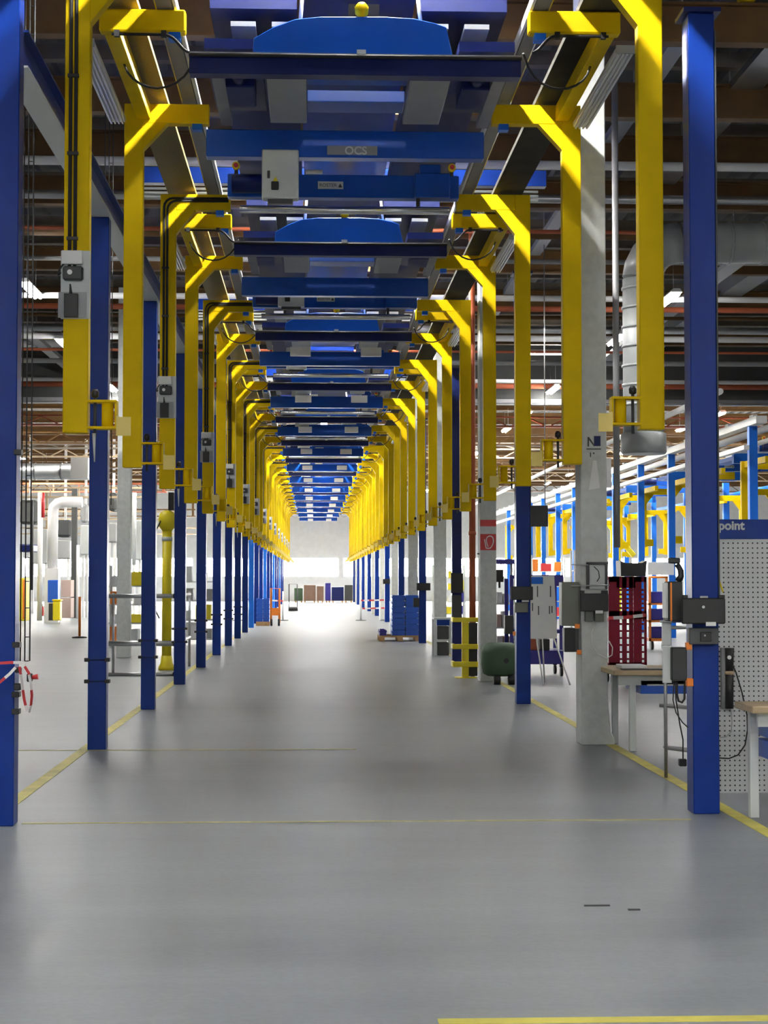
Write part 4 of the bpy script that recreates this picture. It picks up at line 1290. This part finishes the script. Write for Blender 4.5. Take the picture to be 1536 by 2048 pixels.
for k, (a, b) in enumerate(((0.0, 0.26), (0.331, 0.6))):
    solo('black_bin', MB().box(g.x + 0.07, x1 - 0.07, g.y + 0.06, g.y + 0.5, a, b), 'darkgrey', ['black bin on the floor under the small grey table', 'black bin on the shelf of the small grey table'][k], 'bin', bevel=0.01)


def pallet(label, x0, x1, y0, y1):
    t = thing('pallet', label, 'pallet', ((x0 + x1) / 2, (y0 + y1) / 2, 0))
    for k in range(3):
        yy = y0 + (y1 - y0 - 0.12) * k / 2
        bl = MB()
        for j in range(3):
            xx = x0 + (x1 - x0 - 0.14) * j / 2
            bl.box(xx, xx + 0.14, yy, yy + 0.12, 0.0, 0.095)
        wpart('block_row', bl, 'pallet', t)
    dk = MB()
    for k in range(5):
        yy = y0 + (y1 - y0 - 0.12) * k / 4
        dk.box(x0, x1, yy, yy + 0.12, 0.0955, 0.14)
    wpart('deck_boards', dk, 'pallet', t)
    return t


def crate_mesh(w, d, h, m):
    mb = MB()
    t = 0.02
    mb.box(-w / 2, w / 2, -d / 2, d / 2, 0, t)
    mb.box(-w / 2, w / 2, -d / 2, -d / 2 + t, t, h).box(-w / 2, w / 2, d / 2 - t, d / 2, t, h)
    mb.box(-w / 2, -w / 2 + t, -d / 2 + t, d / 2 - t, t, h).box(w / 2 - t, w / 2, -d / 2 + t, d / 2 - t, t, h)
    mb.box(-w / 2 - 0.012, w / 2 + 0.012, -d / 2 - 0.012, -d / 2 - 0.0005, h - 0.06, h - 0.02)
    for xx in (-w / 3, 0, w / 3):
        mb.box(xx - 0.012, xx + 0.012, -d / 2 - 0.010, -d / 2 - 0.0005, t, h - 0.065)
    return mb.mesh('crate', M[m], 0)


g = gr(838, 1282)
px0 = at(758, 1280, g.y).x
pallet('wooden pallet under the blue crates on the right', px0, g.x + 0.05, g.y - 0.1, g.y + 1.1)
lv = 7
h = (at(800, 1190, g.y).z - 0.142) / lv
cw = (g.x - at(783, 1200, g.y).x) / 2
cm = crate_mesh(cw - 0.03, 0.5, h - 0.014, 'bin')
cm2 = crate_mesh(0.17, 0.5, 0.14, 'purpleblue')
n = 0
for row in range(2):
    for colm in range(2):
        for l in range(lv):
            o = put('crate', cm, None, (g.x - cw * (1.5 - colm), g.y + 0.2 + row * 0.55, 0.142 + l * h))
            tag(o, 'blue crate stacked on the right pallet, %s level up in the %s %s stack' % (ORD[l], 'front' if row == 0 else 'back', 'left' if colm == 0 else 'right'), 'crate', 'blue crates on the right pallet')
for k in range(2):
    o = put('crate', cm2, None, (px0 + 0.10, g.y + 0.2 + 0.52 * k, 0.142))
    tag(o, 'low violet-blue crate at the left end of the right pallet, %s' % ('in front' if k == 0 else 'behind'), 'crate', 'blue crates on the right pallet')
# left stack on an orange trolley
g = gr(512, 1252)
xR = at(539, 1250, g.y).x
pallet('wooden pallet under the blue crates on the left', g.x, xR, g.y, g.y + 0.9)
h = (at(525, 1197, g.y).z - 0.142) / 5
cm3 = crate_mesh((xR - g.x) / 2 - 0.02, 0.6, h - 0.004, 'bin')
for colm in range(2):
    for l in range(5):
        o = put('crate', cm3, None, (g.x + (xR - g.x) * (0.25 + 0.5 * colm), g.y + 0.35, 0.142 + l * h))
        tag(o, 'blue crate on the left pallet, %s level up in the %s stack' % (ORD[l], 'left' if colm == 0 else 'right'), 'crate', 'blue crates on the left pallet')
x0 = xR + 0.05
item('hand_truck', 'orange hand truck beside the blue crates on the left', 'hand truck', [
    ('frame', MB().tube([(x0, g.y, 0.1), (x0, g.y, 1.25), (x0 + 0.28, g.y, 1.25), (x0 + 0.28, g.y, 0.1)], 0.035, 8).box(x0 - 0.03, x0 + 0.31, g.y - 0.03, g.y + 0.02, 0.35, 0.6), 'orange'),
    ('wheel', MB().tube([(x0 - 0.02, g.y, 0.12), (x0 + 0.05, g.y, 0.12)], 0.12, 14), 'black'),
    ('wheel', MB().tube([(x0 + 0.23, g.y, 0.12), (x0 + 0.3, g.y, 0.12)], 0.12, 14), 'black')])
YB = 64.0
for k, (a, b, c, d) in enumerate([(475, 1198, 568, 1202), (488, 1221, 545, 1221), (722, 1201, 768, 1200), (725, 1217, 770, 1216)]):
    pts = [tuple(at(a + (c - a) * u, b + (d - b) * u, YB)) for u in (0, 0.5, 1)]
    ribbon('barrier_tape', pts, 0.055, ['upper red and white tape strung along the far left columns', 'lower red and white tape strung along the far left columns',
                                       'upper red and white tape on the far right side', 'lower red and white tape on the far right side'][k], 'far barrier tapes', 0.4)
for k, px in enumerate((475, 566, 722, 770)):
    x = at(px, 1200, YB).x
    item('barrier_post', 'slim barrier post holding far tapes, %s from the left' % ORD[k], 'post', [
        ('pole', MB().tube([(x, YB + 0.06, 0.03), (x, YB + 0.06, 1.1)], 0.03, 8), 'whitealu'),
        ('foot', MB().lathe([(0.2, 0), (0.2, 0.02), (0.05, 0.03)], (x, YB + 0.06), 16), 'darkgrey')], 'far barrier posts')

# stock at the far end of the corridor
YE = 111.5
for k, (a, b, c, m, lb) in enumerate([(588, 1176, 606, 'green', 'dark green'), (607, 1170, 632, 'brown', 'brown'), (633, 1172, 648, 'brown', 'smaller brown'),
                                      (650, 1166, 662, 'purpleblue', 'slim violet'), (663, 1174, 688, 'navy', 'wide navy blue'), (689, 1170, 706, 'curtain', 'dark grey')]):
    p, q = at(a, 1190, YE), at(c, b, YE)
    t = thing('stock_crate', '%s load standing on the floor at the corridor end' % lb, 'crate', ((p.x + q.x) / 2, YE + 0.5, 0), 'loads at the corridor end')
    wpart('body', MB().box(p.x + 0.02, q.x - 0.02, YE, YE + 1.0, 0.12, q.z), m, t, 0.02)
    wpart('runner', MB().box(p.x + 0.05, p.x + 0.15, YE, YE + 1, 0, 0.119).box(q.x - 0.15, q.x - 0.05, YE, YE + 1, 0, 0.119), 'pallet', t)
item('hand_trolley', 'thin dark hand trolley near the corridor end at left', 'hand truck', [
    ('frame', MB().tube([tuple(gr(578, 1222) + Vector((0, 0, 0.1))), tuple(gr(578, 1222) + Vector((0, 0, 1.3))), tuple(gr(578, 1222) + Vector((0.4, 0, 1.3))), tuple(gr(578, 1222) + Vector((0.4, 0, 0.1)))], 0.025, 6), 'darkgrey'),
    ('wheel', MB().tube([tuple(gr(578, 1222) + Vector((-0.03, 0, 0.1))), tuple(gr(578, 1222) + Vector((0.43, 0, 0.1)))], 0.1, 12), 'black')])

# ------------------------------------------------------------------ left side
YL = 10.98
ribbon('barrier_tape', [tuple(at(*q, YL)) for q in ((-60, 1331), (-10, 1327), (20, 1325), (40, 1325), (50, 1327))], 0.018, 'upper red and white tape wrapped across the nearest left column', 'tapes on the near left column', 0.22)
ribbon('barrier_tape', [tuple(at(*q, YL - 0.01)) for q in ((-60, 1408), (-20, 1380), (5, 1360), (20, 1347), (31, 1335))], 0.018, 'slanting red and white tape on the nearest left column', 'tapes on the near left column', 0.22)
lp = [(40, 1333), (43, 1350), (46, 1372), (50, 1398), (56, 1423), (60, 1424), (64, 1408), (66, 1390), (64, 1368), (60, 1345), (52, 1332)]
ribbon('barrier_tape', [(at(*q, YL).x, YL - 0.02 - 0.003 * i, at(*q, YL).z) for i, q in enumerate(lp)], 0.035, 'loose loop of red and white tape hanging right of the nearest left column', 'tapes on the near left column', 0.2, (0.25, 1, 0.1))
for k, (a, b, c, d) in enumerate([(29, 1335, 41, 1346), (27, 1367, 41, 1381), (53, 1347, 63, 1364)]):
    pm = at((a + c) / 2, (b + d) / 2, YL)
    item('screw_clamp', ['upper black clamp on the edge of the nearest left column', 'lower black clamp on the edge of the nearest left column', 'black clamp with a red knob hanging in the tape loop'][k], 'clamp', [
        ('body', pb(a, b, c, d, YL + 0.0, 0.06), 'black', 0.006)] + ([('knob', MB().tube([tuple(at(63, 1355, YL + 0.02)), tuple(at(76, 1353, YL + 0.02))], 0.012, 8, 0.018), 'red')] if k == 2 else []))
# hoist cables
for k, (px, y0, y1, Y) in enumerate([(43, 60, 1325, 13.6), (52, 60, 1322, 13.6), (62, 180, 1322, 13.6), (206, 470, 800, 21.0), (214, 470, 1010, 21.0), (222, 480, 1010, 21.0)]):
    x = at(px, 1000, Y).x
    z0, z1 = at(px, y1, Y).z, 7.55
    mb = MB().tube([(x, Y, z0), (x, Y, z1)], 0.006, 6)
    if k in (1, 4):
        z = z0
        x2 = at(px + (10 if k == 1 else 8), 1000, Y).x
        while z < z1:
            mb.tube([(x, Y, z), (x2 - 0.007, Y, z)], 0.004, 5)
            z += 0.19 + 0.02 * ((int(z * 10)) % 3)
    solo('hoist_cable', mb, 'darkgrey' if k != 0 else 'black', 'thin hoist cable hanging %s, %s from the left' % ('right of the nearest left column' if k < 3 else 'behind the second left column', ORD[k % 3]), 'cable', 'hoist cables on the left')

# yellow lifting column
g = gr(333, 1340)
r = 9.5 * g.y / F
item('lifting_column', 'yellow lifting column with a domed head behind the third left column', 'lifting column', [
    ('column', MB().tube([(g.x, g.y, 0.25), (g.x, g.y, at(333, 1062, g.y).z)], r, 16), 'lemon'),
    ('foot', MB().lathe([(r * 1.7, 0), (r * 1.7, 0.05), (r * 1.25, 0.12), (r * 1.1, 0.25)], (g.x, g.y), 18), 'lemon'),
    ('head', MB().lathe([(r, at(333, 1062, g.y).z), (r * 1.75, at(333, 1052, g.y).z), (r * 1.85, at(333, 1036, g.y).z), (r * 1.5, at(333, 1026, g.y).z), (r * 0.7, at(333, 1021, g.y).z)], (g.x, g.y), 18), 'lemon'),
    ('clamp_ring', MB().tube([(g.x, g.y, at(333, 1082, g.y).z), (g.x, g.y, at(333, 1074, g.y).z)], r * 1.12, 16), 'lightgrey'),
    ('drive', MB().box(g.x + 0.02, g.x + 0.12, g.y - 0.06, g.y + 0.06, at(333, 1021, g.y).z, at(333, 985, g.y).z), 'black', 0.01),
    ('hose', MB().tube(bez((g.x - 0.1, g.y - 0.1, 2.6), (g.x - 0.35, g.y - 0.1, 2.2), (g.x - 0.32, g.y - 0.1, 1.2), (g.x - 0.12, g.y - 0.1, 0.9)), 0.012, 6), 'rubber')])
# steel tube frames on the left
YG = gr(300, 1352).y
x0, x1 = at(214, 1300, YG).x, at(352, 1300, YG).x
z3 = [at(300, y, YG).z for y in (1349, 1287, 1192)]
parts = [('bar', MB().tube([(x0, YG, z), (x1, YG, z)], 0.035 if z != z3[1] else 0.045, 10), 'steel') for z in z3]
parts += [('leg', MB().tube([(x, YG, 0), (x, YG, z3[2] + 0.05)], 0.022, 10), 'steel') for x in (x0 + 0.1, x1)]
parts += [('joint', MB().box(x1 - 0.05, x1 + 0.05, YG - 0.05, YG + 0.05, z - 0.04, z + 0.04), 'black', 0.01) for z in z3]
parts += [('bar', MB().tube([(x1, YG, z), (x1, YG + 3.0, z)], 0.03, 8), 'steel') for z in z3[1:]]
parts += [('leg', MB().tube([(x1, YG + 3.0, 0), (x1, YG + 3.0, z3[2] + 0.05)], 0.022, 8), 'steel')]
item('tube_barrier', 'steel tube barrier with black joints behind the left columns', 'barrier', parts, loc=((x0 + x1) / 2, YG, 0))


# shelves with boxes on the left and right backgrounds
def shelf(label, gname, px0, px1, pyb, pyt, levels, cols, seed, frame='lightgrey'):
    Y = gr(px0, pyb).y
    x0, x1 = at(px0, pyb, Y).x, at(px1, pyb, Y).x
    zt = at(px0, pyt, Y).z
    ps = [('upright', MB().box(x - 0.03, x + 0.03, y - 0.03, y + 0.03, 0, zt), frame) for x in (x0, x1) for y in (Y, Y + 0.7)]
    zs = [0.15 + (zt - 0.2) * k / levels for k in range(levels)]
    ps += [('shelf', MB().box(x0, x1, Y - 0.03, Y + 0.73, z - 0.03, z), frame) for z in zs]
    item('storage_rack', label, 'rack', ps, loc=((x0 + x1) / 2, Y + 0.35, 0))
    r = random.Random(seed)
    n = 0
    gap = (zt - 0.2) / levels
    for z in zs:
        x = x0 + 0.06
        while x < x1 - 0.25 and n < 38:
            wd = 0.2 + r.random() * 0.25
            wd = min(wd, x1 - 0.05 - x)
            hh = gap * (0.45 + 0.4 * r.random())
            cn, cm_ = r.choice(cols)
            solo('storage_box', MB().box(x, x + wd, Y + 0.02, Y + 0.6, z + 0.001, z + hh), cm_,
                 '%s box in the %s, %s counting up from the lowest shelf' % (cn, gname, ORD[n]), 'box', 'boxes in the ' + gname, 0.008)
            x += wd + 0.05 + r.random() * 0.1
            n += 1


mix = [('white', 'paper'), ('orange', 'orange'), ('blue', 'bin'), ('brown', 'brown'), ('violet', 'purpleblue'), ('red', 'red'), ('pale', 'lightgrey'), ('yellow', 'lemon')]
shelf('loaded storage rack seen behind the second left column', 'left rear rack', 214, 300, 1296, 1130, 4, mix, 1)
shelf('loaded storage rack seen behind the fourth left column', 'left middle rack', 352, 432, 1290, 1120, 4, [('white', 'paper'), ('pale', 'lightgrey'), ('grey', 'grey'), ('red', 'red'), ('yellow', 'lemon')], 2)
shelf('storage rack far behind the red lattice trolley', 'far right rack', 1150, 1215, 1262, 1100, 4, mix, 4)
shelf('storage rack between the two workbenches at right', 'right middle rack', 1063, 1130, 1240, 1110, 4, [('red', 'red'), ('white', 'paper'), ('orange', 'orange'), ('blue', 'bin')], 6)
shelf('storage rack beyond the right columns near the pallet', 'right far rack', 868, 930, 1235, 1130, 4, [('white', 'paper'), ('yellow', 'lemon'), ('violet', 'purpleblue')], 9)

# far left machines
YM = 60.0
item('machine_cabinet', 'yellow cabinet standing at the far left', 'cabinet', [('body', pb(31, 1156, 52, 1242, YM, 1.0), 'lemon', 0.02), ('side_door', pb(45, 1160, 52, 1238, YM - 0.03, 0.0295), 'orange')])
item('locker', 'blue locker on a white stand in the far left bay', 'locker', [('body', pb(95, 1160, 116, 1205, YM + 0.5, 0.5), 'bin', 0.02), ('stand', pb(97, 1207, 114, 1241, YM + 0.55, 0.3), 'darkgrey')])
item('recycling_bin', 'yellow bin standing beside the blue locker', 'bin', [('body', pb(105, 1202, 120, 1241, YM - 0.2, 0.5), 'lemon', 0.03), ('lid', pb(104, 1199, 121, 1202, YM - 0.22, 0.55), 'yellow', 0.01)])
item('board_stack', 'pinkish stack of boards near the slim far left pillar', 'stack', [('upper_boards', pb(122, 1160, 142, 1194, YM + 2, 0.8), 'pink', 0.01), ('lower_boards', pb(122, 1196, 142, 1236, YM + 2, 0.8), 'pink', 0.01)])
item('extinguisher', 'red extinguisher by the far left wall', 'extinguisher', [('bottle', pb(80, 1212, 87, 1232, YM + 3, 0.25), 'red', 0.03), ('nozzle', pb(82, 1208, 85, 1212, YM + 3, 0.1), 'black')])
item('barrier_stand', 'orange barrier stand with a dark foot on the left floor', 'stand', [
    ('pole', MB().tube([tuple(gr(159, 1276) + Vector((0, 0, 0.04))), tuple(gr(159, 1276) + Vector((0, 0, 1.1)))], 0.035, 8), 'orange'),
    ('foot', MB().lathe([(0.2, 0), (0.2, 0.03), (0.06, 0.05)], tuple(gr(159, 1276))[:2], 16), 'darkgrey')])
for k, (a, b, c, d, Y, m, lb) in enumerate([(36, 1088, 64, 1104, 66, 'navy', 'dark blue control housing hanging at the far left'),
                                            (60, 1058, 96, 1128, 78, 'lightgrey', 'pale grey machine housing at the far left'),
                                            (100, 1080, 140, 1118, 82, 'grey', 'grey slatted machine housing behind the slim pillar'),
                                            (160, 1050, 178, 1110, 70, 'lightgrey', 'pale machine hood beside the second left column'),
                                            (212, 1045, 234, 1085, 66, 'grey', 'grey machine hood behind the second left column'),
                                            (262, 1040, 284, 1120, 68, 'lightgrey', 'pale machine hood behind the third left column')]):
    p, q = at(a, d, Y), at(c, b, Y)
    item('machine_housing', lb, 'machine', [('hood', MB().pbox(a, b, c, d, Y, 1.5), m, 0.05),
                                            ('support', MB().box(p.x + 0.05, p.x + 0.15, Y + 0.1, Y + 0.2, 0, p.z - 0.001).box(q.x - 0.15, q.x - 0.05, Y + 0.1, Y + 0.2, 0, p.z - 0.001), 'white')],
         loc=((p.x + q.x) / 2, Y + 0.7, 0))
for k, (px, y0, y1, Y, r, m, lb) in enumerate([(79, 985, 1241, 60.5, 0.09, 'white', 'white upright pipe left of the far blue locker'), (155, 1090, 1237, 66.0, 0.06, 'white', 'slim white upright right of the dark far pillar'),
                                               (63, 1000, 1180, 52.0, 0.05, 'darkgrey', 'thin dark upright at the far left'), (86, 985, 1035, 60.3, 0.06, 'red', 'short red pipe high at the far left'), (268, 985, 1130, 64.0, 0.08, 'lightgrey', 'pale upright pipe behind the third left column')]):
    q0, q1 = at(px, y1, Y), at(px, y0, Y)
    solo('upright_pipe', MB().tube([(q0.x, Y, max(0, q0.z) if k < 2 else q0.z), (q0.x, Y, q1.z if k != 3 else q1.z)], r, 10), m, lb, 'pipe', 'upright pipes at the far left')
for k, (a, b, c, d, Y, m, lb) in enumerate([(38, 1000, 74, 1048, 70, 'curtain', 'dark air hood hanging at the far left edge'), (112, 1040, 142, 1074, 75, 'darkgrey', 'dark grey hood hanging above the slatted machine'), (160, 1008, 176, 1046, 72, 'grey', 'grey hood hanging left of the second blue column'),
                                            (216, 985, 233, 1022, 72, 'curtain', 'dark hood hanging between second and third left columns')]):
    p, q = at(a, d, Y), at(c, b, Y)
    item('air_hood', lb, 'hood', [('hood', MB().pbox(a, b, c, d, Y, 1.2), m, 0.1), ('hanger', MB().box((p.x + q.x) / 2 - 0.05, (p.x + q.x) / 2 + 0.05, Y + 0.5, Y + 0.6, q.z, 7.5), 'whitealu')])
def ducttube(pts, r, rib=0.5, n=18):
    mb = MB().tube(pts, r, n)
    for a, b in zip(pts[:-1], pts[1:]):
        a, b = Vector(a), Vector(b)
        L = (b - a).length
        k = int(L / rib)
        for i in range(k):
            c = a + (b - a) * ((i + 0.5) / k)
            d = (b - a).normalized()
            mb.tube([tuple(c - d * 0.018), tuple(c + d * 0.018)], r + 0.018, n)
    return mb


pc = at(106, 1004, 62)
pts = [(-8.4, 62, pc.z), (pc.x + 0.35, 62, pc.z)] + [(pc.x + 0.35 - 0.35 * sin(radians(q)), 62, pc.z - 0.35 + 0.35 * cos(radians(q))) for q in (30, 60, 90)] + [(pc.x, 62, 1.9)]
solo('ventilation_pipe', MB().tube(pts, 0.19, 16).box(pc.x - 0.25, pc.x + 0.25, 61.75, 62.25, 0, 1.95), 'whitealu', 'pale pipe bending down at the far left', 'pipe')
z = at(90, 943, 54).z
solo('ventilation_duct', ducttube([(-26.5, 54, z), (-7.55, 54, z)], 0.26, 0.8), 'steel', 'horizontal spiral duct high at the far left', 'duct')
solo('duct_box', pb(141, 915, 176, 957, 52.9, 0.8), 'white', 'white box at the end of the left spiral duct', 'duct')

# big duct at right
YD2 = 25.0
xv = at(1286, 700, YD2).x
r = 0.30
zh = at(1400, 486, YD2).z
zb = at(1286, 868, YD2).z
el = [(xv + 0.55 - 0.55 * cos(radians(q)), YD2, zh - 0.55 + 0.55 * sin(radians(q))) for q in (0, 18, 36, 54, 72, 90)]
dv = ducttube([(xv, YD2, zb), (xv, YD2, zh - 0.55)], r, 0.26)
dh = ducttube([(xv + 0.56, YD2, zh), (xv + 5, YD2, zh)], r, 0.45)
t = item('ventilation_duct', 'big galvanised duct bending down behind the nearest right yellow post', 'duct', [
    ('drop', dv, 'duct'), ('elbow', MB().tube(el, r + 0.005, 18), 'duct'), ('run', dh, 'duct'),
    ('mouth', MB().lathe([(r, zb + 0.02), (r + 0.035, zb), (r + 0.04, zb - 0.27), (r + 0.02, zb - 0.3)], (xv, YD2), 24), 'duct'),
    ('hanger_strap', MB().box(xv + 2.0, xv + 2.05, YD2 - 0.02, YD2 + 0.02, zh + r, ZR), 'steel')])
solo('conduit_pipe', MB().tube([(at(1232, 700, 20).x, 20, at(1232, 1095, 20).z), (at(1232, 700, 20).x, 20, 7.55)], 0.04, 10), 'rail', 'grey conduit hanging between the first pillar and the duct', 'pipe')
solo('hanging_post', MB().box(at(1485, 30, 18.75).x - 0.08, at(1485, 30, 18.75).x + 0.08, 18.5, 18.68, 8.02, ZR), 'yellow', 'short yellow post under the roof at the top right', 'post')

# ------------------------------------------------------------------ second assembly line at right
X2 = 11.85
D2 = -0.95
for i in range(12):
    y = 36.7 + 4.25 * i
    solo('steel_column', MB().box(9.5, 9.68, y, y + 0.18, 0, 4.92), 'lightblue', 'light blue column of the second line, %s in its near row' % ORD[i], 'column', 'light blue columns of the second line')
t = thing('white_rail', 'long white rail on the light blue columns of the second line', 'rail', (9.59, 66, 4.92))
part('rail', MB().box(-0.12, 0.12, -30, 25, 0.0, 0.16), 'white', t)
kme = MB().box(-0.05, 0.05, -0.15, 0.15, 0.0, 0.08).mesh('cleat', M['white'])
for k in range(24):
    put('cleat', kme, t, (0, -29.3 + k * 2.2, 0.161))
solo('white_rail', MB().box(9.2, 9.32, 36, 90, 4.35, 4.45).box(9.32, 9.499, 40.95, 41.1, 4.37, 4.42).box(9.32, 9.499, 62.2, 62.35, 4.37, 4.42), 'white', 'lower white rail beside the second line', 'rail')


def simple_post(s):
    t = thing('hanger_post', 'x', 'hanger post', (0, 0, 0))
    H = 1.75
    L = 0.76
    part('post', MB().box(-PW / 2, PW / 2, -0.06, 0.06, 0, H), 'yellow', t)
    x0, x1 = (PW / 2, L) if s > 0 else (-L, -PW / 2)
    part('arm', MB().box(x0, x1, -0.06, 0.06, H - 0.18, H), 'yellow', t)
    part('brace', MB().prism([(s * PW / 2, H - 0.18), (s * (PW / 2 + 0.22), H - 0.18), (s * PW / 2, H - 0.46)], 'y', -0.055, 0.055), 'yellow', t)
    part('side_beam', MB().box(s * 0.02 - 0.05, s * 0.02 + 0.05, -1.9, -0.061, H - 0.15, H - 0.01), 'yellow', t)
    part('bracket', MB().box(*(sorted((s * (PW / 2 - 0.01), s * (PW / 2 + 0.2)))), -0.06, 0.06, 0.03, 0.235), 'yellow', t)
    return t


for s, side, dx in ((1, 'near', -2.0), (-1, 'far', 2.0)):
    pr = None
    for k in range(13):
        y = 38.5 + 4.0 * k
        lb = 'yellow hanging post of the second line, %s in the %s row' % (ORD[k], side)
        gn = 'yellow posts of the second line'
        if pr is None:
            pr = simple_post(s)
            pr.location = (X2 + dx, y, 2.52)
            pr['label'] = lb
            pr['group'] = gn
        else:
            dup(pr, (X2 + dx, y, 2.52), lb, gn)
for k in range(7):
    dup(cp if False else dp, (X2, 40 + 7.4 * k, ZD + D2 - 0.1), 'blue drive beam of the second line, %s from the camera' % ORD[k], 'drive beams of the second line')
for k in range(7):
    y = 42.5 + 7.4 * k
    item('skid_carrier', 'light blue carrier of the second line, %s from the camera' % ORD[k], 'carrier', [
        ('beam', MB().box(X2 - 1.25, X2 + 1.25, y, y + 0.2, 4.5, 4.75), 'lightblue'),
        ('side_frame', MB().box(X2 - 1.2, X2 - 0.8, y + 0.2, y + 2.4, 4.6, 4.7), 'lightblue'),
        ('side_frame', MB().box(X2 + 0.8, X2 + 1.2, y + 0.2, y + 2.4, 4.6, 4.7), 'lightblue'),
        ('white_panel', MB().box(X2 - 1.0, X2 + 0.8, y + 0.5, y + 1.9, 4.75, 4.85), 'white')], 'carriers of the second line')
for k, (x, z, r, m, lb) in enumerate([(10.4, 4.75, 0.06, 'white', 'thin white pipe'), (10.9, 5.2, 0.09, 'whitealu', 'pale pipe'), (13.0, 4.9, 0.07, 'white', 'white pipe'),
                                      (13.6, 5.3, 0.12, 'steel', 'wide steel pipe'), (14.6, 4.5, 0.08, 'lightblue', 'light blue pipe'), (8.7, 5.6, 0.07, 'white', 'high white pipe')]):
    solo('service_pipe', MB().tube([(x, 36, z), (x, 95, z)], r, 10), m, lb + ' running along the second line', 'pipe', 'pipes along the second line')
for i in range(8):
    y = 39.5 + 6.3 * i
    solo('steel_column', MB().box(14.2, 14.4, y, y + 0.2, 0, 4.9), 'lightblue', 'light blue column of the second line, %s in its far row' % ORD[i], 'column', 'light blue columns of the second line')
g = gr(1236, 1235)
item('robot_column', 'yellow lifting arm standing behind the dark red lattice trolley', 'lifting column', [
    ('column', MB().box(g.x - 0.14, g.x + 0.14, g.y, g.y + 0.28, 0, at(1236, 1092, g.y).z), 'lemon', 0.02),
    ('arm', MB().obar(tuple(at(1236, 1074, g.y)), tuple(at(1268, 1112, g.y)), 0.2, 0.2), 'lemon', 0.02),
    ('shoulder', MB().box(g.x - 0.1, g.x + 0.1, g.y, g.y + 0.25, at(1236, 1092, g.y).z, at(1236, 1066, g.y).z), 'lemon', 0.02)])

# debris on the floor
for k, (a, b, c, d) in enumerate([(1169, 1808, 1216, 1813), (1257, 1816, 1276, 1821)]):
    p, q = gr(a, d), gr(c, b)
    solo('debris_strip', MB().box(p.x, q.x, p.y, p.y + 0.02, 0.0, 0.006), 'darkgrey', ['longer dark strip lying on the open floor', 'shorter dark strip lying on the open floor'][k], 'debris')

# ------------------------------------------------------------------ world and exposure
w = bpy.data.worlds.new('world')
scn.world = w
w.use_nodes = True
w.node_tree.nodes['Background'].inputs['Color'].default_value = (0.8, 0.85, 0.95, 1)
w.node_tree.nodes['Background'].inputs['Strength'].default_value = 0.3
vs = scn.view_settings
vs.view_transform = 'Standard'
vs.look = 'None'
vs.gamma = 1
vs.use_curve_mapping = False
vs.exposure = 2.55
